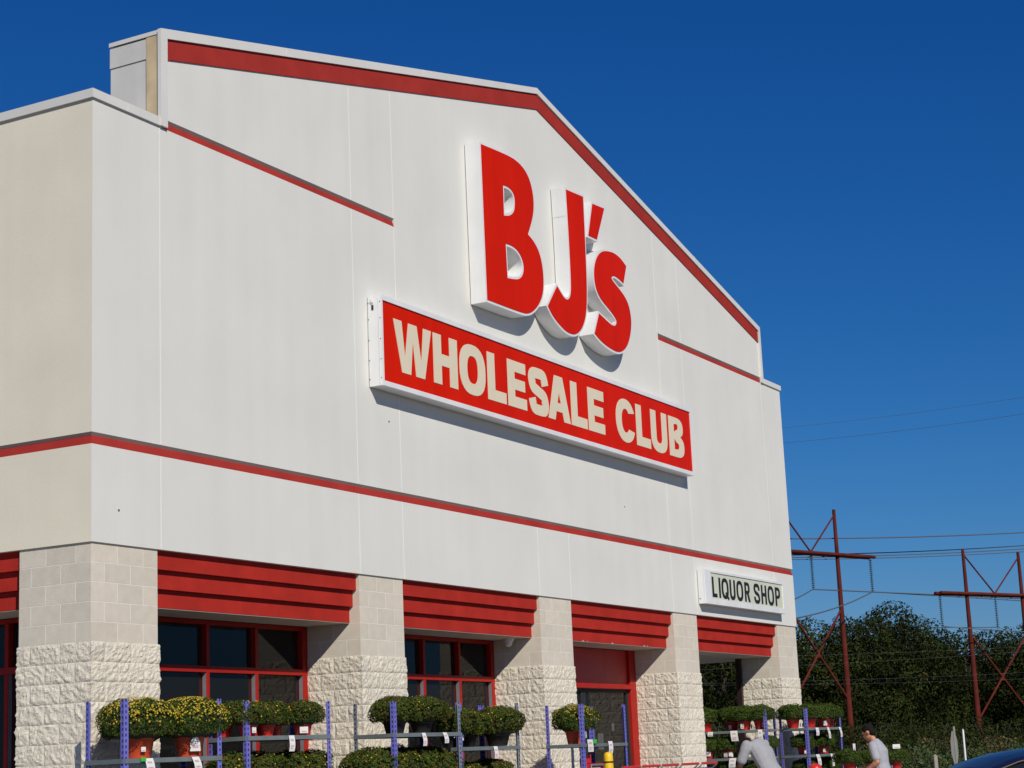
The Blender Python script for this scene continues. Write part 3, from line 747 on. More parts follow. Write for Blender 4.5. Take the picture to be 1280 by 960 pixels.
def put(proto, rk, x, y, z, label, sc=1.0, tg=None):
    r = racks[rk] if isinstance(rk, str) else rk
    rz = r.rotation_euler.z
    loc = V((r.location.x+math.cos(rz)*x-math.sin(rz)*y, r.location.y+math.sin(rz)*x+math.cos(rz)*y, z))
    rot = hsh(x, y, z, r.location.x)*6.28; s = (sc*(1+.08*(hsh(z, x)-.5)), sc*(1+.08*(hsh(x, y)-.5)), sc)
    if proto.name not in _used:
        _used.add(proto.name); o = proto; o.location = loc; o.rotation_euler = (0, 0, rot); o.scale = s; o['label'] = label; o['group'] = 'potted mums on the racks'
    else: o = dup(proto, loc, rot, label, 'potted mums on the racks', s)
    for q in (tg or ()):
        pr = .12 if proto in (P_MED, P_SML) else .165
        pot_tag(o, q[0]-rot, pr, q[1], q[2], q[3], q[4] if len(q) > 4 else False)
    return o
for p in (P_BIG,): pass
FR = math.atan2(-FH.y, -FH.x)      # direction from the racks towards the lens side
# racks in the order they stand, left to right
put(P_BIG, 'R1', .36, .24, 1.649, 'big yellow topped mum at the left front of the corner rack', 1.0, ((FR+.5, .06, .045, .045),))
o = put(P_BIG, 'R1', .62, .55, 1.649, 'yellow topped mum squeezed at the back of the corner rack between two others', .92, ((FR+.9, .08, .05, .06),))
put(P_BIG, 'R1', 1.02, .26, 1.649, 'big yellow topped mum with a white pointed tag on the right of the corner rack', 1.0, ((FR+.55, .05, .11, .17, True),))
put(P_BLK, 'R1', .30, .30, 1.104, 'green mum on the lower shelf of the corner rack, left', .8)
put(P_BLK, 'R1', .98, .30, 1.104, 'green mum on the lower shelf of the corner rack, right', .8)
for i, (x, y, tg, lb) in enumerate((
   (.06, .42, (), 'small red potted mum at the left end of the top shelf before the first window'),
   (.16, .14, ((FR+.7, .03, .05, .06),), 'small red potted mum half hidden by the double post before the first window'),
   (.50, .22, (), 'small red potted mum in the middle of the top shelf before the first window'),
   (.80, .40, (), 'small red potted mum set back behind the rightmost one before the first window'),
   (1.06, .20, ((FR+.25, .02, .09, .07),), 'white tagged small red potted mum, rightmost on the top shelf before the first window'))):
    put(P_MED, 'R2', x, y, 1.849, lb, 1.0, tg)
for x, lb in ((.02, 'bushy olive mum on the lower shelf before the first window, left of the double post'), (.46, 'bushy olive mum under the hanging price tag, on the lower shelf before the first window'), (.86, 'bushy olive mum on the lower shelf before the first window, right of the price tag'), (1.22, 'bushy russet mum on the lower shelf before the first window, against the right post')):
    put(P_MED, 'R2', x, .28, 1.224, lb, 1.22)
put(P_BLK, 'R3', .30, .22, 1.849, 'large round mum in a black pot at the left of the brown decked top shelf', 1.0)
put(P_BLK, 'R3', .86, .24, 1.849, 'large black potted mum beside two hanging tags, on the brown decked top shelf', 1.0)
put(P_RED, 'R3', 1.22, .42, 1.849, 'reddish brown mum at the right end of the brown decked top shelf', 1.0)
for x, lb in ((.10, 'dark green mum at the left of the lower shelf below the brown decked one'), (.62, 'dark green mum in the middle of the lower shelf below the brown decked one'), (1.16, 'dark green mum at the right of the lower shelf below the brown decked one')):
    put(P_BLK, 'R3', x, .40, 1.105, lb, 1.34)
put(P_BLK, 'R4', .18, .24, 1.669, 'round mum in a black pot left of the white tag before the second window', 1.15, ((FR+.3, .10, .05, .06), (FR+.7, .07, .05, .06)))
put(P_BLK, 'R4', .70, .40, 1.669, 'round mum set back between two others before the second window', 1.08)
put(P_BLK, 'R4', 1.14, .20, 1.669, 'round black potted mum at the right end of its shelf before the second window', 1.15)
put(P_BLK, 'R4', .50, .32, 1.054, 'olive mum on the lower shelf before the second window, left', 1.0)
put(P_BLK, 'R4', 1.10, .32, 1.054, 'olive mum on the lower shelf before the second window, right', 1.05)
put(P_YEL, 'R5', .28, .26, 1.669, 'lone yellow flecked mum in an orange pot near the red entrance', 1.0, ((FR+.95, .08, .06, .09),))
for i, (x, y, tg, lb) in enumerate((
   (.15, .16, ((FR-.6, .02, .05, .06),), 'small red potted mum at the far left of the top shelf inside the passage'),
   (.62, .30, ((FR-.4, .02, .05, .07),), 'small red potted mum right of the back post, on the passage rack top shelf'),
   (.92, .14, ((FR-.5, .02, .06, .08),), 'small mum in a red pot above the bending man, on the top shelf'),
   (1.20, .20, ((FR+.4, .03, .07, .08),), 'small red potted mum at the right front end of the passage rack top shelf'))):
    put(P_SML, 'R6', x, y, 1.854, lb, 1.12, tg)
for x, y, tg, lb in ((.18, .10, ((FR, .05, .09, .08),), 'small red potted mum with a round white tag, on the passage rack middle shelf'), (.55, .20, ((FR-.6, .02, .08, .08), (FR+.2, .03, .07, .08)), 'small mum in a red pot with two tags, left of the bending man'), (1.26, .25, ((FR-.5, .03, .09, .10),), 'small mum in a red pot just right of the bending man')):
    put(P_SML, 'R6', x, y, 1.364, lb, .95, tg)
for x, lb in ((.55, 'green mum on the low shelf left of the bending man'), (1.1, 'green mum on the low shelf behind the bending man')):
    put(P_SML, 'R6', x, .25, .904, lb, 1.0)
for x, y, tg, lb in ((.10, .34, (), 'small mum at the left of the end rack top shelf, between the paired posts'), (.42, .16, (), 'small mum in a red pot second along the end rack top shelf'), (.74, .34, ((FR, .03, .06, .08),), 'small red potted mum right of the front post, on the end rack top shelf'), (.98, .14, ((FR, .03, .06, .08),), 'small red potted mum with a white tag, nearest the front right of the end rack'), (1.30, .22, (), 'small mum spilling over the right corner post of the end rack')):
    put(P_SML, 'R7', x, y, 1.854, lb, 1.12, tg)
for x, y, tg, lb in ((.25, .25, ((FR+.3, .02, .06, .08),), 'small mum in a red pot at the left of the end rack middle shelf'), (.62, .42, (), 'small mum at the back of the end rack middle shelf'), (1.02, .22, ((FR, .03, .05, .07),), 'small mum in a red pot at the right of the end rack middle shelf')):
    put(P_SML, 'R7', x, y, 1.364, lb, .95, tg)
for x, lb in ((.30, 'green mum at the left of the end rack low shelf'), (1.15, 'green mum at the right of the end rack low shelf')):
    put(P_SML, 'R7', x, .25, .904, lb, 1.0)
# low display bench beyond the right end, behind the walking man
bp_ = at(1128, 952, 33.5)
bench = empty('plant_bench', (bp_.x-.2, bp_.y+.9, 0), R(-28.5-12), 'low dark plant bench behind the man in the grey polo shirt', 'bench')
m = MB(); m.box((-.1, -.02, .98), (1.35, .52, 1.02)); m.build('bench_top', M['shelf'], bench)
for x in (-.06, 1.27):
    for y in (0, .46): m = MB(); m.box((x, y, 0), (x+.05, y+.05, .98)); m.build('leg', M['galv'], bench)
racks['B'] = bench
put(P_SML, 'B', .10, .25, 1.02, 'olive mum left of the walking man, on the low bench', 1.05, ((FR+.9, .36, .09, .12),))
put(P_SML, 'B', .60, .28, 1.02, 'olive mum hidden behind the walking man, on the low bench', 1.0)
put(P_SML, 'B', 1.10, .25, 1.02, 'olive mum right of the walking man, on the low bench', 1.0, ((FR+.1, .38, .14, .08),))

# ================================================================== BOLLARD, CARTS
bo = empty('bollard', (8.83, -1.45, SWZ), 0, 'yellow bollard with a dark ring standing before the red entrance', 'bollard')
m = MB(); m.lathe([(.066, 0), (.066, 1.34), (.060, 1.385), (.040, 1.41), (.008, 1.418)], 20); m.build('post', M['yellow'], bo)
m = MB(); m.lathe([(.0685, 1.27), (.0685, 1.292)], 20); m.build('band', M['trimk'], bo)
p_ = at(1019, 958, 29.5)
rbd = empty('red_bollard', (p_.x, p_.y, SWZ), 0, 'rounded red bollard top just showing in front of the end rack', 'bollard')
m = MB(); m.lathe([(.115, 0), (.115, .985), (.112, 1.02), (.095, 1.07), (.06, 1.10), (.01, 1.112)], 20); m.build('post', M['redpl'], rbd)
m = MB(); m.lathe([(.16, .002), (.16, .03), (.12, .04)], 20); m.build('base', M['galv'], rbd)
def make_cart():
    t = empty('shopping_cart', (0, 0, 0), 0, 'x', 'shopping cart', 'shopping carts lined up by the entrance')
    w, L_, zb, zt = .29, .95, .52, 1.12        # half width, basket length
    b = MB(); wr = .0055
    top = [(-w, 0, zt), (w, 0, zt), (w*.86, L_, zt-.10), (-w*.86, L_, zt-.10)]
    bot = [(-w*.8, .10, zb+.06), (w*.8, .10, zb+.06), (w*.70, L_-.06, zb), (-w*.70, L_-.06, zb)]
    for lp, r in ((top, .010), (bot, .008)):
        for i in range(4): b.tube([lp[i], lp[(i+1) % 4]], r, 6)
    for i in range(4):
        for k in range(9 if i % 2 else 7):
            n = (9 if i % 2 else 7)-1; tt = k/n
            p = V(top[i]).lerp(V(top[(i+1) % 4]), tt); q = V(bot[i]).lerp(V(bot[(i+1) % 4]), tt); b.tube([p, q], wr, 4)
        for k in (.25, .5, .75):
            b.tube([V(top[i]).lerp(V(bot[i]), k), V(top[(i+1) % 4]).lerp(V(bot[(i+1) % 4]), k)], wr, 4)
    for k in range(1, 8):
        tt = k/8; b.tube([V(bot[0]).lerp(V(bot[1]), tt), V(bot[3]).lerp(V(bot[2]), tt)], wr, 4)
    b.build('basket', M['chrome'], t)
    h = MB(); h.tube([(-w, -.10, zt+.075), (w, -.10, zt+.075)], .019, 10); h.build('handle', M['redpl'], t)
    c = MB()
    for s in (-1, 1):
        c.tube([(s*w, -.10, zt+.075), (s*w, -.06, zt+.03), (s*w, .03, zt-.02)], .011, 6)
        c.tube([(s*w*.86, .06, zt-.12), (s*w*.84, .10, .62), (s*w*.80, .02, .20), (s*w*.7, .85, .17)], .013, 6)
    c.tube([(-w*.7, .85, .17), (w*.7, .85, .17)], .013, 6); c.tube([(-w*.8, .02, .20), (w*.8, .02, .20)], .013, 6)
    c.build('chassis', M['chrome'], t)
    s_ = MB(); s_.cbox((-w*.75, .04, zt-.26), (w*.75, .055, zt-.02), .004); s_.build('child_seat', M['redpl'], t)
    for x, y in ((-w*.8, .02), (w*.8, .02), (-w*.68, .83), (w*.68, .83)):
        q = MB(); q.lathe([(.052, -.012), (.060, -.008), (.060, .008), (.052, .012)], 12, 0, (x, y, .061), 'x'); q.build('wheel', M['rubber'], t)
    return t
cart0 = make_cart(); cfirst = True
def onY(px, py, y):
    d = at(px, py, 1)-CAM; t = (y-CAM.y)/d.y; return CAM+d*t
for i, (px, lb) in enumerate(((789, 'silver shopping cart nearest the red entrance frame, leftmost of its row'), (814, 'silver shopping cart second from the entrance frame, left edge of the stone pillar'), (838, 'silver shopping cart in front of the middle of the stone pillar'), (863, 'silver shopping cart before the right half of the stone pillar'), (887, 'silver shopping cart at the right end of the row, by the dark passage'))):
    p = onY(px, 953, -1.35); loc = (p.x, -1.35+.1, SWZ); 
    if i == 0: cart0.location = loc; cart0['label'] = lb
    else: dup(cart0, loc, R((i % 3-1)*1.5), lb)
# tall red cart with a card on it, by the bollard
p = onY(758, 955, -1.2)
kc = empty('flatbed_cart', (p.x, -1.0, SWZ), 0, 'red flatbed cart with a white card between yellow bollard and red entrance', 'cart')
m = MB(); m.cbox((-.28, .0, .28), (.30, 1.1, .33), .01); m.build('deck', M['redpl'], kc)
m = MB(); m.cbox((-.30, -.03, .34), (.30, .0, 1.27), .01); m.cbox((-.30, -.031, 1.27), (-.12, -.002, 1.40), .008); m.build('back_panel', M['redpl'], kc)
m = MB(); m.quad((-.16, -.033, 1.19), (.14, -.033, 1.19), (.14, -.033, 1.22), (-.16, -.033, 1.22)); m.build('stripe', M['tagw'], kc)
m = MB(); m.tube([(-.2, -.05, 1.0), (-.2, -.06, 1.25), (.2, -.06, 1.25), (.2, -.05, 1.0)], .014, 8); m.build('handle', M['chrome'], kc)
for x, y in ((-.24, .1), (.24, .1), (-.24, 1.0), (.24, 1.0)):
    q = MB(); q.lathe([(.09, -.02), (.10, -.012), (.10, .012), (.09, .02)], 14, 0, (x, y, .101), 'x'); q.build('wheel', M['rubber'], kc)
    q = MB(); q.box((x-.012, y-.012, .15), (x+.012, y+.012, .28)); q.build('caster_fork', M['galv'], kc)
# cards standing on the lone mum's shelf
r5 = racks['R5']
price_tag(r5, .16, -.016, 1.72-Z0, .20, .20, .01); price_tag(r5, .80, -.016, 1.69-Z0, .16, .22, .03, .35)
gt = MB(); gt.cbox((.26, -.05, 1.66-Z0), (.33, -.014, 1.72-Z0), .006); gm = mat('green_plastic', (.03, .42, .04), .5); gt.build('shelf_clip', gm, r5)
gt = MB(); gt.cbox((.18, -.04, 1.61-Z0), (.24, -.014, 1.65-Z0), .006); gt.build('shelf_clip', gm, racks['R1'])
# ================================================================== PEOPLE
def ell(mb, path, m=0, n=14, xax=V((1, 0, 0))):
    'closed loft of ellipses: path of (point, half-width along xax, half-depth)'
    P = [V(p[0]) for p in path]; rings = []
    for i, (p, a, b) in enumerate(path):
        t = (P[min(i+1, len(P)-1)]-P[max(i-1, 0)]).normalized(); y = t.cross(xax).normalized(); x = y.cross(t).normalized()
        rings.append([P[i]+x*a*math.cos(2*math.pi*k/n)+y*b*math.sin(2*math.pi*k/n) for k in range(n)])
    vs = [q for r in rings for q in r]
    fs = [(i*n+k, i*n+(k+1) % n, (i+1)*n+(k+1) % n, (i+1)*n+k) for i in range(len(P)-1) for k in range(n)]
    mb.add(vs+[P[0], P[-1]], fs+[(len(vs), (k+1) % n, k) for k in range(n)]+[(len(vs)+1, (len(P)-1)*n+k, (len(P)-1)*n+(k+1) % n) for k in range(n)], m)
def ball(mb, c, rx, ry, rz_, M_=None):
    bm = bmesh.new(); bmesh.ops.create_icosphere(bm, subdivisions=3, radius=1); bm.verts.index_update()
    vs = []
    for q in bm.verts:
        p = V((q.co.x*rx, q.co.y*ry, q.co.z*rz_)); p = (M_ @ p if M_ else p)+V(c); vs.append(p)
    mb.add(vs, [[q.index for q in f.verts] for f in bm.faces]); bm.free()
def limb(mb, pts, rad):
    for i in range(len(pts)-1):
        a, b = V(pts[i]), V(pts[i+1]); ra, rb = rad[i], rad[i+1]
        mb.tube([a.lerp(b, t) for t in (0, .25, .5, .75, 1)], [ra+(rb-ra)*t+(.006 if .1 < t < .4 else 0) for t in (0, .25, .5, .75, 1)], 12)
    for p, r in zip(pts, rad): ball(mb, p, r*.99, r*.99, r*.99)
def fuse(o, vox, it=4):
    r = o.modifiers.new('r', 'REMESH'); r.mode = 'VOXEL'; r.voxel_size = vox
    s = o.modifiers.new('s', 'SMOOTH'); s.factor = .5; s.iterations = it
    dg = bpy.context.evaluated_depsgraph_get(); me = bpy.data.meshes.new_from_object(o.evaluated_get(dg))
    o.modifiers.clear(); old = o.data; o.data = me; bpy.data.meshes.remove(old)
    me.polygons.foreach_set('use_smooth', [True]*len(me.polygons)); return o
def person(name, loc, face, J, skin, shirt, label, hair_long=.0, collar=False):
    'local: +y forward, +x right.  J = joint dictionary'
    rz = math.atan2(face.y, face.x)-math.pi/2
    t = empty(name, loc, rz, label, 'person')
    b = MB()
    hip, chest, neck, head = V(J['hip']), V(J['chest']), V(J['neck']), V(J['head'])
    hdir = (head-neck).normalized(); hf = V(J['look']).normalized(); hf = (hf-hdir*hf.dot(hdir)).normalized(); hx = hf.cross(hdir)
    HM = Matrix((hx, hf, hdir)).transposed()
    torso = [(hip-V((0, 0, .12)), .13, .10), (hip, .165, .115), (hip.lerp(chest, .45), .145, .10), (chest, .175, .115), (chest.lerp(neck, .65), .155, .085), (neck, .062, .06)]
    ell(b, torso)
    b.tube([neck-(neck-chest).normalized()*.05, neck.lerp(head, .55)], [.060, .055], 12)
    # head: skull, face wedge, jaw, nose, ears
    ball(b, head+HM @ V((0, -.012, .03)), .076, .095, .098, HM); ball(b, head+HM @ V((0, .025, -.045)), .058, .068, .075, HM)
    ball(b, head+HM @ V((0, .095, -.018)), .014, .022, .026, HM); ball(b, head+HM @ V((0, .078, .025)), .05, .018, .014, HM); ball(b, head+HM @ V((0, .082, -.068)), .024, .014, .012, HM); ball(b, head+HM @ V((0, .070, -.100)), .028, .022, .018, HM)
    for s in (-1, 1): ball(b, head+HM @ V((s*.077, -.008, -.005)), .012, .022, .034, HM)
    for s, k in ((-1, 'L'), (1, 'R')):
        sh, el, wr, hd = [V(q) for q in J['arm'+k]]
        limb(b, [sh, el, wr], [.058, .042, .029])
        d = (hd-wr).normalized(); side = V((1, 0, 0))*s; sd = (side-d*side.dot(d)).normalized(); nn = d.cross(sd)
        ell(b, [(wr, .026, .018), (wr+d*.05, .040, .016), (wr+d*.095, .042, .014)], xax=nn)
        for f in range(4):
            o0 = wr+d*.09+nn*(.030-.020*f); ln = (.070, .080, .075, .058)[f]; cu = -sd*.018
            b.tube([o0, o0+d*ln*.5+cu*.3, o0+d*ln*.85+cu*1.2], [.0095, .009, .0075], 8)
        th = wr+d*.035+nn*.030; b.tube([th, th+d*.035+nn*.022, th+d*.065+nn*.026-sd*.01], [.012, .010, .008], 8)
        hp, kn, an, toe = [V(q) for q in J['leg'+k]]
        limb(b, [hp, kn, an], [.085, .055, .040]); limb(b, [an, toe], [.040, .030])
    body = fuse(b.build('body', M[skin], t), .009)
    e_ = .017
    s1 = MB(); ell(s1, [(hip-V((0, .0, .06)), .185, .135), (hip+V((0, 0, .05)), .180, .13)]+[(p, a+e_, bb+e_) for p, a, bb in torso[2:5]]+[(chest.lerp(neck, .86), .125, .088), (neck-(neck-chest)*.06, .086, .076)])
    for k in 'LR':
        sh, el, wr, hd = [V(q) for q in J['arm'+k]]; limb(s1, [sh, sh.lerp(el, .72)], [.070, .068])
    if collar: ell(s1, [(neck-(neck-chest)*.14, .092, .084), (neck+(neck-chest)*.07, .074, .072)])
    fuse(s1.build('shirt', M[shirt], t), .011, 3)
    p1 = MB(); ell(p1, [(hip+V((0, 0, .04)), .172, .122), (hip-V((0, 0, .04)), .182, .130), (hip-V((0, 0, .14)), .165, .118)])
    for k in 'LR':
        hp, kn, an, toe = [V(q) for q in J['leg'+k]]; limb(p1, [hp, kn, kn.lerp(an, .93)], [.098, .072, .062])
    fuse(p1.build('trousers', M['jeans'], t), .012, 3)
    bl = MB(); ell(bl, [(hip+V((0, 0, .015)), .188, .138), (hip-V((0, 0, .02)), .189, .139)]); bl.build('belt', M['trimk'], t)
    h = MB()
    ball(h, head+HM @ V((0, -.022, .045)), .083, .098, .096, HM); ball(h, head+HM @ V((0, -.052, -.015)), .074, .066, .085+hair_long, HM)
    for i in range(26):
        a = i*2.4; zz = hsh(i, 3.1); ball(h, head+HM @ V((.072*math.cos(a), -.03+.082*math.sin(a), .03+.085*zz)), .02, .02, .018, HM)
    hr = fuse(h.build('hair', M['hair'], t), .010, 2)
    for k in 'LR':
        hp, kn, an, toe = [V(q) for q in J['leg'+k]]
        q = MB(); d = (toe-an); d.z = 0; d.normalize(); ell(q, [(V((an.x, an.y, .045))-d*.07, .035, .04), (V((an.x, an.y, .05)), .045, .05), (V((an.x, an.y, .04))+d*.12, .048, .036), (V((an.x, an.y, .03))+d*.20, .03, .025)])
        fuse(q.build('shoe', M['shoe'], t), .012, 2)
    for s in (-1, 1):
        q = MB(); ball(q, head+HM @ V((s*.030, .086, .006)), .011, .008, .007, HM); q.build('eye', M['black'], body)
    return t
p = at(957, 940, 25)
fdir = (-RH*.65 + FH*.76).normalized()
lean = V((0, .50, .87))
hip = V((0, -.06, .98)); chest = hip+V((0, .17, .33)); neck = hip+V((0, .305, .50))
m1 = person('person', (p.x-.05*fdir.x, p.y-.05*fdir.y, SWZ), fdir, dict(
    hip=hip, chest=chest, neck=neck, head=neck+V((.0, .150, -.07)), look=(0, .35, -1),
    armL=[neck+V((-.18, -.02, -.055)), neck+V((-.25, .06, -.33)), neck+V((-.20, .26, -.46)), neck+V((-.19, .34, -.50))],
    armR=[neck+V((.18, -.02, -.055)), neck+V((.24, .10, -.32)), neck+V((.17, .30, -.44)), neck+V((.16, .38, -.47))],
    legL=[(-.10, -.05, .95), (-.12, -.01, .53), (-.12, -.06, .09), (-.13, .10, .04)], legR=[(.10, -.05, .95), (.12, .03, .53), (.12, .04, .09), (.13, .20, .04)]),
    'skinD', 'shirtA', 'person in a grey t-shirt bending over the plant rack under the black lettered sign')
wb = MB(); wp = neck+V((-.203, .25, -.453)); wb.tube([wp-V((0, .01, -.007)), wp+V((0, .012, -.008))], .034, 12); wb.build('wristwatch', M['tagw'], m1)
p = at(1099, 945, 29)
fdir = (-RH*.90 + FH*.42).normalized()
hip = V((0, -.04, .92)); chest = hip+V((0, .03, .33)); neck = hip+V((0, .10, .50))
m2 = person('person', (p.x, p.y, SWZ), fdir, dict(
    hip=hip, chest=chest, neck=neck, head=neck+V((.0, .085, .135)), look=(0, 1, -.35),
    armL=[neck+V((-.19, -.02, -.07)), neck+V((-.25, -.09, -.33)), neck+V((-.22, .10, -.45)), neck+V((-.20, .19, -.47))],
    armR=[neck+V((.19, -.01, -.07)), neck+V((.25, .02, -.33)), neck+V((.21, .22, -.42)), neck+V((.19, .30, -.43))],
    legL=[(-.10, -.03, .90), (-.11, .10, .50), (-.11, .12, .09), (-.12, .28, .04)], legR=[(.10, -.05, .90), (.11, -.02, .49), (.11, -.26, .11), (.12, -.11, .04)]),
    'skinL', 'shirtB', 'person in a grey polo shirt walking left with head lowered, past the right end rack', collar=True)

# ================================================================== CAR
def car(origin, fdir, label):
    'local x runs from the nose (0) to the tail (4.7)'
    t = empty('parked_car', origin, math.atan2(-fdir.y, -fdir.x), label, 'car')
    st = [(0.02, .60, .34, .60), (.12, .74, .26, .70), (.5, .84, .22, .76), (1.0, .885, .20, .86), (1.4, .89, .20, .94), (2.4, .895, .20, .96), (3.4, .895, .20, .98), (4.0, .885, .22, 1.00), (4.45, .83, .28, 1.00), (4.64, .74, .36, .93), (4.70, .66, .45, .80)]
    b = MB(); rings = []
    for x, w, z0, z1 in st:
        half = [(w*.86, z0), (w*.97, z0+.10), (w, z0+(z1-z0)*.45), (w*.985, z1-.10), (w*.93, z1-.03), (w*.80, z1), (w*.4, z1+.015), (0, z1+.02)]
        rings.append([(x, y, z) for y, z in half]+[(x, -y, z) for y, z in half[::-1][1:]])
    n = len(rings[0]); vs = [p for r in rings for p in r]
    b.add(vs, [(i*n+k, i*n+k+1, (i+1)*n+k+1, (i+1)*n+k) for i in range(len(st)-1) for k in range(n-1)]+[(i*n+n-1, i*n, (i+1)*n, (i+1)*n+n-1) for i in range(len(st)-1)], 0, True)
    b.add(rings[0], [list(range(n))]); b.add(rings[-1], [list(range(n))])
    b.build('body', M['carblue'], t)
    prof = [(1.90, 1.345, .60), (2.05, 1.375, .61), (2.45, 1.412, .62), (2.95, 1.415, .62), (3.35, 1.375, .61), (3.70, 1.305, .59), (3.98, 1.215, .57)]
    rf = MB(); cols = 13; vs = []
    for x, z, w in prof:
        for j in range(cols):
            u = -1+2*j/(cols-1); zz = z+.028*(1-u*u)-(.030 if abs(u) > .97 else 0)-(.006 if abs(abs(u)-.72) < .06 else 0); vs.append((x, u*w*1.03, zz))
    rf.add(vs, [(i*cols+j, i*cols+j+1, (i+1)*cols+j+1, (i+1)*cols+j) for i in range(len(prof)-1) for j in range(cols-1)], 0, True)
    rf.add([(x, y, z-.03) for x, y, z in vs], [(i*cols+j, (i+1)*cols+j, (i+1)*cols+j+1, i*cols+j+1) for i in range(len(prof)-1) for j in range(cols-1)], 0, True)
    rf.build('roof', M['carblue'], t)
    base = [(1.10, .955), (1.5, .965), (2.45, .975), (3.5, .99), (4.30, 1.01)]
    def edge(x):
        for (xa, za, wa), (xb, zb, wb) in zip(prof[:-1], prof[1:]):
            if xa <= x <= xb: k = (x-xa)/(xb-xa); return za+(zb-za)*k-.012, wa+(wb-wa)*k
        return (prof[0][1]-.012, prof[0][2]) if x < prof[0][0] else (prof[-1][1]-.012, prof[-1][2])
    for s in (-1, 1):
        for nm, x0, x1, b0, b1 in (('side_window', 1.98, 2.72, 1.28, 2.70), ('side_window', 2.80, 3.90, 2.80, 4.02)):
            g_ = MB(); N_ = 8; vs = []
            for i in range(N_+1):
                k = i/N_; xt = x0+(x1-x0)*k; xb = b0+(b1-b0)*k; z, w = edge(xt)
                vs += [(xb, s*.80, .965), (xt, s*w, z)]
            g_.add(vs, [(2*i, 2*i+2, 2*i+3, 2*i+1) for i in range(N_)], 0, True); g_.build(nm, M['glassk'], t)
        pl = MB()
        pl.tube([(1.12, s*.79, .95), (1.90, s*.60, 1.33)], .032, 8); pl.tube([(2.76, s*.80, .96), (2.76, s*.615, 1.40)], .034, 8); pl.tube([(4.30, s*.76, 1.0), (3.98, s*.585, 1.20)], .05, 8)
        pl.build('window_pillar', M['carblue'], t)
        dr = MB(); dr.tube([(x, s*(w*1.035+.004), z-.022) for x, z, w in prof], .014, 8); dr.tube([(prof[-1][0], s*prof[-1][2]*1.04, prof[-1][1]-.022), (4.34, s*.77, 1.02)], .012, 8); dr.build('drip_rail', M['trimk'], t)
        mr = MB(); ball(mr, (1.62, s*.99, 1.0), .07, .11, .065); mr.tube([(1.62, s*.86, .96), (1.62, s*.95, .98)], .02, 8); mr.build('side_mirror', M['carblue'], t)
        for x0 in (1.42, 2.74):
            hd = MB(); hd.cbox((x0+.75, s*.885, .82), (x0+.95, s*.915, .85), .006); hd.build('door_handle', M['carblue'], t)
        for x in (.92, 3.72):
            w_ = MB(); w_.lathe([(.20, -.10), (.30, -.10), (.325, -.07), (.325, .07), (.30, .10), (.20, .10)], 28, 0, (x, s*.80, .325), 'y'); wo = w_.build('wheel', M['rubber'], t)
            r_ = MB(); r_.lathe([(.205, 0), (.205, s*.085), (.19, s*.10), (.05, s*.075), (.01, s*.08)], 24, 0, (x, s*.80, .325), 'y'); r_.build('rim', M['rim'], wo)
        hl = MB(); ball(hl, (.16, s*.60, .62), .12, .14, .07); hl.build('headlight', M['lampw'], t)
        tl = MB(); ball(tl, (4.58, s*.62, .84), .10, .15, .08); tl.build('tail_light', M['lampr'], t)
    ws_ = MB(); ws_.add([(1.12, -.76, .955), (1.12, .76, .955), (1.92, .585, 1.345), (1.92, -.585, 1.345)], [(0, 1, 2, 3)]); ws_.build('windscreen', M['glassk'], t)
    rw = MB(); rw.add([(4.34, -.74, 1.01), (4.34, .74, 1.01), (3.97, .56, 1.205), (3.97, -.56, 1.205)], [(3, 2, 1, 0)]); rw.build('rear_window', M['glassk'], t)
    return t
fd = (RH*.96+FH*.28).normalized()
c0 = at(1204, 955, 20.0)
car(V((c0.x, c0.y, -.06))+fd*4.0, fd, 'dark blue saloon car at the lower right, only its roof showing')

# ================================================================== ROAD SIGNS AND POSTS
sp = at(1193, 935, 40)
vd_ = (sp-CAM); vd_.z = 0; vd_.normalize(); nrm = (V((vd_.y, -vd_.x, 0))*.98-vd_*.20).normalized()
rs = empty('road_sign', (sp.x, sp.y, 0), math.atan2(nrm.y, nrm.x)-math.pi/2, 'bare grey back of an eight sided road sign seen almost edge on', 'road sign')
oc = [(.39*math.cos(R(22.5+45*k)), sp.z+.39*math.sin(R(22.5+45*k))) for k in range(8)]
m = MB(); m.plate([oc], .006, .002, back=False); m.plate([[(x*.999, sp.z+(z-sp.z)*.999) for x, z in oc]], .002, .0061); m.build('sign_back', M['signback'], rs)
m = MB(); m.plate([oc], .0, -.002); m.build('sign_front', M['signred'], rs)
m = MB(); m.cbox((-.03, .008, 0), (.03, .045, sp.z+.46), .006); m.build('post', M['signback'], rs)
wp_ = at(1203.5, 911, 48); wpole = empty('marker_pole', (wp_.x, wp_.y, 0), 0, 'thin white pole with a pointed top just right of the edge on road sign', 'pole')
m = MB(); m.lathe([(.026, 0), (.026, wp_.z-.06), (.012, wp_.z-.01), (.002, wp_.z)], 10); m.build('pole', M['polew'], wpole)
m = MB(); m.lathe([(.09, .002), (.09, .03), (.03, .05)], 10); m.build('base', M['galv'], wpole)
tp = at(1169, 945, 44); tw = empty('timber_post', (tp.x, tp.y, 0), .5, 'short weathered timber post left of the edge on road sign', 'post')
m = MB(); m.cbox((-.045, -.045, 0), (.045, .045, tp.z), .01); m.build('post', M['timber'], tw)
m = MB(); m.add([(-.05, -.05, tp.z), (.05, -.05, tp.z), (.05, .05, tp.z), (-.05, .05, tp.z), (0, 0, tp.z+.04)], [(0, 1, 4), (1, 2, 4), (2, 3, 4), (3, 0, 4), (0, 3, 2, 1)]); m.build('cap', M['timber'], tw)

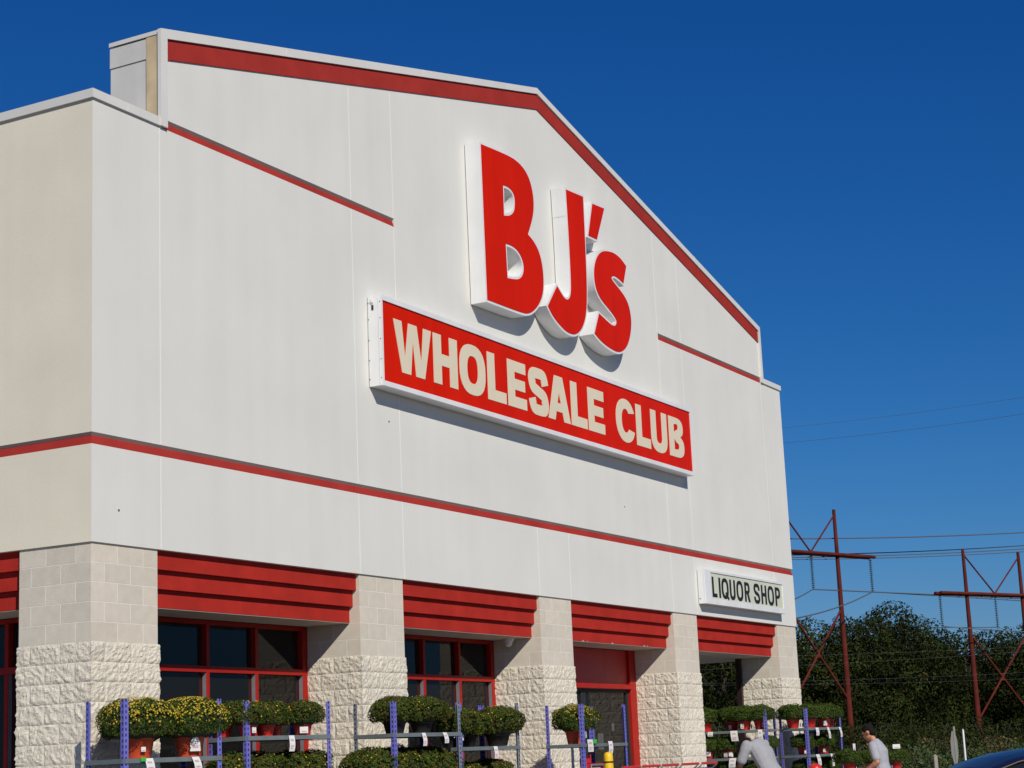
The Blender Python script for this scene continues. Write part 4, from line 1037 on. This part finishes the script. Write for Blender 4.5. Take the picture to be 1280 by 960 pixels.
# ================================================================== POWER LINE TOWERS
def insulator(par, p, L_):
    m = MB(); m.tube([p, p-V((0, 0, L_))], .03, 6); k = int(L_/.16)
    for i in range(k):
        z = p.z-.1-(L_-.2)*i/(k-1); m.lathe([(.04, .05), (.15, .0), (.15, -.02), (.04, -.03)], 10, 0, (p.x, p.y, z))
    m.build('insulator', M['insul'], par)
def tower(cpx, cpy, D, lat, dep, fr, top_dz, label, zlow, xtop, xbot, insL):
    'H frame: centre of the crossarm at pixel/depth; half arm = lat*right + dep*forward'
    c = at(cpx, cpy, D); h = RH*lat+FH*dep
    t = empty('power_tower', (c.x, c.y, zlow), 0, label, 'power tower', 'rust red power line towers')
    o = V((c.x, c.y, zlow)); zA = c.z-zlow
    poles = [h*-fr, h*fr]
    for q in poles:
        m = MB(); m.tube([V((q.x, q.y, 0)), V((q.x, q.y, zA*.55)), V((q.x, q.y, zA+top_dz))], [.27, .22, .14], 10); m.build('pole', M['steel'], t)
    m = MB(); a, b = V((-h.x, -h.y, zA)), V((h.x, h.y, zA)); hn = h.normalized(); sd = V((-hn.y, hn.x, 0))
    for s in (-.30, .30): m.tube([a+sd*s, b+sd*s], .15, 6)
    m.build('crossarm', M['steel'], t)
    m = MB()
    for q in poles: m.tube([V((q.x, q.y, zA+top_dz*.88)), V((0, 0, zA+.1))], .075, 6)
    m.build('v_brace', M['steel'], t)
    m = MB(); p, q = poles
    m.tube([V((p.x, p.y, xtop-zlow)), V((q.x, q.y, xbot-zlow))], .10, 6); m.tube([V((q.x, q.y, xtop-zlow)), V((p.x, p.y, xbot-zlow))], .10, 6)
    m.lathe([(.16, -.3), (.16, .3)], 8, 0, (0, 0, (xtop+xbot)/2-zlow)); m.build('x_brace', M['steel'], t)
    outs = []
    for k in (-.97, 0, .97):
        pt = V((h.x*k, h.y*k, zA-.15)); insulator(t, pt, insL); outs.append(o+pt-V((0, 0, insL)))
    return outs
T1 = tower(1013.5, 691.5, 150, 6.0, 5.6, .425, 3.8, 'rust red power line tower right beside the shop, the taller of two', -.2, 12.7, 5.3, 2.75)
T2 = tower(1243.5, 743.5, 165, 6.2, 4.9, .50, 4.0, 'rust red power line tower at the right edge, the lower of two', 0., 10.8, 3.3, 2.75)

def cable(p0, p1, sag, r, label, n=14):
    m = MB(); p0, p1 = V(p0), V(p1)
    m.tube([p0.lerp(p1, i/n)-V((0, 0, 4*sag*(i/n)*(1-i/n))) for i in range(n+1)], r, 5)
    tag(m.build('power_cable', M['wire']), label, 'cable', 'power cables across the sky')
def span(x0, y0, x1, y1, D0, D1, r, label, sag=.5):
    # carry the line on past both ends
    a, b = at(x0, y0, D0), at(x1, y1, D1); d = b-a
    cable(a-d*.45, b+d*.5, sag, r, label)
span(990, 668, 1280, 660.5, 150, 170, .055, 'uppermost of the dark cables crossing behind the tops of the towers')
span(990, 688.5, 1280, 677, 152, 172, .045, 'second dark cable from the top behind the towers, topmost of its close bundle')
span(990, 691.5, 1280, 681, 152, 172, .045, 'third dark cable from the top behind the towers, middle of its close bundle')
span(1000, 694, 1280, 684.5, 152, 172, .04, 'fourth dark cable from the top behind the towers, lowest of its close bundle')
span(985, 547, 1280, 510, 130, 120, .012, 'faint thin wire high in the blue sky right of the shop')
span(985, 528, 1280, 489, 130, 120, .009, 'faintest thin wire, highest of all in the sky right of the shop')
cable(T1[1]+V((0, 0, -.05)), at(1340, 751, 176), .0, .055, 'thick grey cable running right from the taller tower below its crossarm')
cable(T1[1], at(905, 768, 120), .5, .05, 'grey cable from the central insulator of the taller tower going left behind the shop')
cable(T1[2], at(930, 779, 118), .6, .05, 'grey cable sloping down left from the right insulator of the taller tower')
cable(T1[2]+V((0, 0, -.02)), at(1345, 755, 178), .0, .045, 'grey cable running right from the right insulator of the taller tower')
cable(T2[0], at(1345, 793, 162), .05, .045, 'cable hanging at the left insulator of the lower tower')
cable(T2[1], at(1110, 783, 176), .05, .03, 'cable between the lower tower and the tree tops on its left')
for (x0, y0, x1, y1), lb in zip(((1000, 817, 1280, 806), (1000, 829, 1280, 812), (1000, 849, 1280, 838), (1000, 853, 1280, 846)), ('faint grey wire in front of the trees, uppermost', 'faint grey wire in front of the trees, second from the top', 'faint grey wire in front of the trees, second from the bottom', 'faint grey wire in front of the trees, lowest')):
    span(x0, y0, x1, y1, 128, 138, .005, lb, .2)

# ================================================================== TREES AND BUSHES
def leaf_arrays(rg, blobs, per, size, probs, flat=.8, drop=0.):
    V_, F_, T_, X_ = [], [], [], []
    for (cx, cy, cz, r) in blobs:
        n = int(per*(r**2)); d = rg.normal(size=(n, 3)); d /= np.linalg.norm(d, axis=1)[:, None]
        rr = r*(.62+.42*rg.random(n)**.6)
        P = d*rr[:, None]*[1, 1, flat] + [cx, cy, cz]
        P[:, 2] -= drop*rg.random(n)*r
        nr = d*.8 + rg.normal(size=(n, 3))*.6 + [0, 0, .25]; nr /= np.linalg.norm(nr, axis=1)[:, None]
        a = np.cross(nr, rg.normal(size=(n, 3))); a /= np.linalg.norm(a, axis=1)[:, None]; b = np.cross(nr, a)
        s = (size*(.5+rg.random(n)))[:, None]
        q = np.stack([P-a*s*.8, P+b*s*.42+nr*s*.15, P+a*s*.8, P-b*s*.42+nr*s*.15], 1)
        o = sum(len(x) for x in V_); V_.append(q.reshape(-1, 3))
        F_.append(np.arange(4*n).reshape(n, 4)+o); T_.append(rg.random(n)*.35+.65*rg.random()); X_.append(rg.choice(len(probs), size=n, p=probs))
    return np.concatenate(V_), np.concatenate(F_), np.concatenate(T_), np.concatenate(X_)
def leaves_obj(name, arr, mats, parent):
    v, f, tn, x = arr
    me = bpy.data.meshes.new(name); me.from_pydata(v.tolist(), [], f.tolist())
    for m_ in mats: me.materials.append(m_)
    me.polygons.foreach_set('material_index', x.astype(int).tolist())
    a = me.attributes.new('tone', 'FLOAT', 'FACE'); a.data.foreach_set('value', tn.astype(float).tolist()); me.update()
    o = bpy.data.objects.new(name, me); return link(o, parent)
def make_tree(seed, H, W_, base, probs, per=120, size=.19, nb=30):
    rg = np.random.default_rng(seed); t = empty('tree', (0, 0, 0), 0, 'x', 'tree')
    m = MB(); m.tube([(0, 0, 0), (.1, .05, H*.3), (.0, .1, H*.6), (.15, 0, H*.88)], [.032*H, .024*H, .015*H, .004*H], 8)
    blobs = []
    for i in range(nb):
        k = (i+.5)/nb; z = H*(base+(1-base)*k)
        prof = math.sin(math.pi*min(1, .18+.80*k))**.6
        a = i*2.39996+rg.uniform(-.4, .4); rr = W_*.5*prof*(.55+.45*rg.random())
        r = (.10+.10*rg.random())*H*(1-.2*k)
        blobs.append((rr*math.cos(a), rr*math.sin(a), z-r*.6, r))
        if i % 4 == 0:
            zz = z*.72; m.tube([(0, .05, zz*.8), (rr*.5*math.cos(a), rr*.5*math.sin(a), zz), (rr*.9*math.cos(a), rr*.9*math.sin(a), z-r*.5)], [.010*H, .007*H, .003*H], 6)
    for i in range(16):     # filling
        blobs.append((rg.normal()*W_*.12, rg.normal()*W_*.12, H*(base+(1-base)*rg.uniform(.15, .75)), .17*H))
    m.build('trunk', M['bark'], t)
    leaves_obj('crown', leaf_arrays(rg, blobs, per, size, probs), [M['treeA'], M['treeB'], M['treeC']], t)
    return t
KIND = [make_tree(21, 15, 11, .10, (.72, .24, .04)), make_tree(22, 15, 13, .08, (.62, .30, .08)), make_tree(23, 14, 10, .06, (.55, .35, .10)), make_tree(24, 13, 12, .05, (.70, .27, .03))]
HT = [15, 15, 14, 13]
tcount = [0]*4
def tree(px, tpy, D, k, label, wsc=1.0):
    p = at(px, tpy, D); s = p.z/HT[k]; loc = (p.x, p.y, 0); rot = hsh(px, D)*6.28
    if tcount[k] == 0: o = KIND[k]; o.location = loc; o.rotation_euler = (0, 0, rot); o.scale = (s*wsc, s*wsc, s); o['label'] = label; o['group'] = 'dark trees behind the power line'
    else: o = dup(KIND[k], loc, rot, label, 'dark trees behind the power line', (s*wsc, s*wsc, s))
    tcount[k] += 1
TREES = [
 (985, 776, 168, 2, 'dark tree touching the right edge of the shop, left of the taller tower', 1.0),
 (1030, 773, 176, 3, 'dark tree directly behind the taller tower', 1.0),
 (1068, 767, 170, 0, 'dark tree just right of the taller tower, beside the tallest crown', .95),
 (1104, 753, 174, 1, 'tallest broad tree crown between the two power towers', .95),
 (1143, 771, 180, 0, 'tree on the right shoulder of the tallest crown', .95),
 (1172, 789, 188, 2, 'low dark tree left of the lower tower, below its left insulator', 1.0),
 (1203, 786, 184, 3, 'dark tree behind the left pole of the lower tower', 1.0),
 (1240, 788, 190, 2, 'dark tree centred behind the lower tower crossing braces', 1.05),
 (1272, 779, 182, 0, 'dark tree behind the right pole of the lower tower', .9),
 (1312, 781, 178, 1, 'dark tree cut by the right edge of the picture', 1.0),
 (1358, 775, 186, 0, 'dark tree beyond the right edge of the picture', 1.0),
 (1402, 785, 182, 3, 'broad dark tree farthest beyond the right edge of the picture', 1.0),
 (868, 790, 175, 3, 'dark tree seen through the passage behind its left post', 1.0),
 (900, 778, 170, 1, 'dark tree seen through the middle of the passage under the black lettered sign', 1.0),
 (940, 780, 178, 0, 'dark tree behind the right end pillar, glimpsed through the passage', 1.0),
 (820, 790, 180, 2, 'dark tree hidden behind the shop', 1.0)]
for tr in TREES: tree(*tr)
def make_bush(seed, W_, H, mats, probs, name='bush', size=.085, per=380):
    rg = np.random.default_rng(seed); t = empty(name, (0, 0, 0), 0, 'x', 'bush'); blobs = []
    for i in range(13):
        a = i*2.4; rr = W_*.36*math.sqrt(rg.random()); r = W_*(.15+.10*rg.random())
        blobs.append((rr*math.cos(a), rr*math.sin(a), max(r*.55, (H-r)*(.35+.65*rg.random())), r))
    m = MB()
    for i in range(6):
        a = i*1.05; m.tube([(0, 0, 0), (W_*.12*math.cos(a), W_*.12*math.sin(a), H*.4), (W_*.25*math.cos(a), W_*.25*math.sin(a), H*.8)], [.05, .035, .015], 6)
    m.build('stems', M['bark'], t)
    leaves_obj('foliage', leaf_arrays(rg, blobs, per, size, probs, .9), [M[k] for k in mats], t); return t
BU = [make_bush(31, 3.0, 1.9, ('bushA', 'bushB', 'treeA'), (.55, .25, .20)), make_bush(32, 3.4, 2.3, ('treeB', 'treeA', 'bushA'), (.4, .35, .25)), make_bush(33, 2.8, 2.2, ('bushR', 'bushB', 'bushA'), (.45, .30, .25)), make_bush(34, 8.0, 5.5, ('treeA', 'treeB', 'treeC'), (.65, .27, .08), size=.17, per=80)]
BH = [1.9, 2.3, 2.2, 5.5]; bcount = [0]*4
def bush(px, tpy, D, k, label, wsc=1.0):
    p = at(px, tpy, D); s = max(.2, p.z/BH[k]); loc = (p.x, p.y, 0); rot = hsh(px, D, 2)*6.28
    if bcount[k] == 0: o = BU[k]; o.location = loc; o.rotation_euler = (0, 0, rot); o.scale = (s*wsc, s*wsc, s); o['label'] = label; o['group'] = 'bushes at the foot of the trees'
    else: o = dup(BU[k], loc, rot, label, 'bushes at the foot of the trees', (s*wsc, s*wsc, s))
    bcount[k] += 1
for i, (px, py, D, k, lb, ws_) in enumerate((
 (1128, 930, 66, 0, 'sunlit green bush right of the walking man', 1.1), (1152, 934, 62, 0, 'sunlit green bush behind the short timber post', 1.0), (1176, 936, 64, 0, 'sunlit green bush left of the edge on road sign', 1.0), (1140, 926, 74, 0, 'green bush rising behind the sunlit ones right of the walking man', 1.0),
 (1056, 928, 72, 1, 'olive bush at the foot of the taller tower, right of the end rack', 1.0), (1076, 922, 80, 2, 'brownish bush at the base of the taller tower pole', .9), (1104, 930, 70, 0, 'green bush behind the walking man', 1.0),
 (1192, 918, 92, 1, 'dark bush behind the edge on road sign', 1.2), (1216, 930, 88, 0, 'green bush above the car roof, under the lower tower', 1.1), (1246, 914, 92, 2, 'russet orange bush above the car roof', 1.1), (1272, 924, 90, 0, 'green bush right of the russet one, above the car', 1.1), (1300, 918, 94, 1, 'dark bush cut by the right edge above the car', 1.1), (1168, 915, 96, 2, 'russet tinged bush left of the white pole', .8),
 (1005, 905, 104, 3, 'dark tall shrub right of the end pillar', 1.0), (1042, 896, 118, 3, 'dark tall shrub left of the taller tower pole', 1.0), (1085, 893, 116, 3, 'dark tall shrub above the walking man', 1.0), (1125, 888, 124, 3, 'dark tall shrub below the tallest crown', 1.0), (1162, 893, 118, 3, 'dark tall shrub above the short timber post', 1.0), (1200, 888, 122, 3, 'dark tall shrub above the edge on road sign', 1.0), (1240, 892, 118, 3, 'dark tall shrub behind the russet bush', 1.0), (1280, 888, 124, 3, 'dark tall shrub at the right edge under the lower tower', 1.0), (1322, 892, 120, 3, 'dark tall shrub beyond the right edge', 1.0),
 (884, 880, 118, 3, 'dark tall shrub seen through the left of the passage', 1.0), (915, 884, 124, 3, 'dark tall shrub seen through the right of the passage', 1.0), (962, 890, 120, 3, 'dark tall shrub behind the right end pillar', 1.0))):
    bush(px, py, D, k, lb, ws_)
# the wooded edge across the car park, which the windows mirror
rg = np.random.default_rng(77); bl = []
for i in range(120):
    x = -40+3.2*i+rg.uniform(-1.5, 1.5); r = rg.uniform(3, 4.6); h_ = rg.uniform(5, 9.5)
    for z in np.arange(r*.6, h_, r*.8): bl.append((x+rg.uniform(-1, 1), -150+rg.uniform(-4, 4), z, r*(1-.35*z/h_)))
o = leaves_obj('woods', leaf_arrays(rg, bl, 3.0, .95, (.65, .27, .08)), [M['treeA'], M['treeB'], M['treeC']], None)
tag(o, 'far dark line of woods across the car park, mirrored in the windows', 'woods', kind='stuff')

# ================================================================== LIGHT, SKY, CAMERA
LD = V((.785, 1.0, -.89)).normalized()
EL = math.asin(-LD.z); AZ = math.atan2(-LD.x, -LD.y)
w = bpy.data.worlds.new('World'); SC.world = w; w.use_nodes = True
nt = w.node_tree; bg = nt.nodes['Background']
sky = nt.nodes.new('ShaderNodeTexSky'); sky.sky_type = 'NISHITA'; sky.sun_disc = False
sky.sun_elevation = EL; sky.sun_rotation = AZ; sky.air_density = SKY_AIR; sky.dust_density = SKY_DUST; sky.ozone_density = SKY_OZ; sky.altitude = 0
def nd(op, a, v):
    q = nt.nodes.new('ShaderNodeMath'); q.operation = op; nt.links.new(a, q.inputs[0]); q.inputs[1].default_value = v; return q.outputs[0]
sep = nt.nodes.new('ShaderNodeSeparateColor'); cmb = nt.nodes.new('ShaderNodeCombineColor'); nt.links.new(sky.outputs[0], sep.inputs[0])
for i, (gm_, k_) in enumerate(SKY_GRADE):        # deep, clear, slightly polarised autumn sky
    nt.links.new(nd('MULTIPLY', nd('POWER', nd('MULTIPLY', sep.outputs[i], .1), gm_), k_*10), cmb.inputs[i])
nt.links.new(cmb.outputs[0], bg.inputs['Color'])
bg.inputs['Strength'].default_value = SKY_STR
sd = bpy.data.lights.new('sun', 'SUN'); sd.energy = SUN_STR; sd.angle = R(.5); sd.color = (1.0, .945, .85)
so = bpy.data.objects.new('sun', sd); COL.objects.link(so); so.rotation_euler = LD.to_track_quat('-Z', 'Y').to_euler(); so.location = (-20, -25, 30)
cd = bpy.data.cameras.new('camera'); cam = bpy.data.objects.new('camera', cd); COL.objects.link(cam)
cd.sensor_width = 36; cd.lens = 36*FPX/1280; cd.clip_start = .1; cd.clip_end = 6000
mw = Matrix((RIGHT, UP, -FWD)).transposed().to_4x4(); mw.translation = CAM; cam.matrix_world = mw
SC.camera = cam
vs_ = SC.view_settings; vs_.view_transform = 'Standard'; vs_.look = 'None'; vs_.exposure = EXPO; vs_.gamma = 1; vs_.use_curve_mapping = False
SC.display_settings.display_device = 'sRGB'
SC.cycles.caustics_reflective = False; SC.cycles.caustics_refractive = False; SC.cycles.max_bounces = 6; SC.cycles.transparent_max_bounces = 12
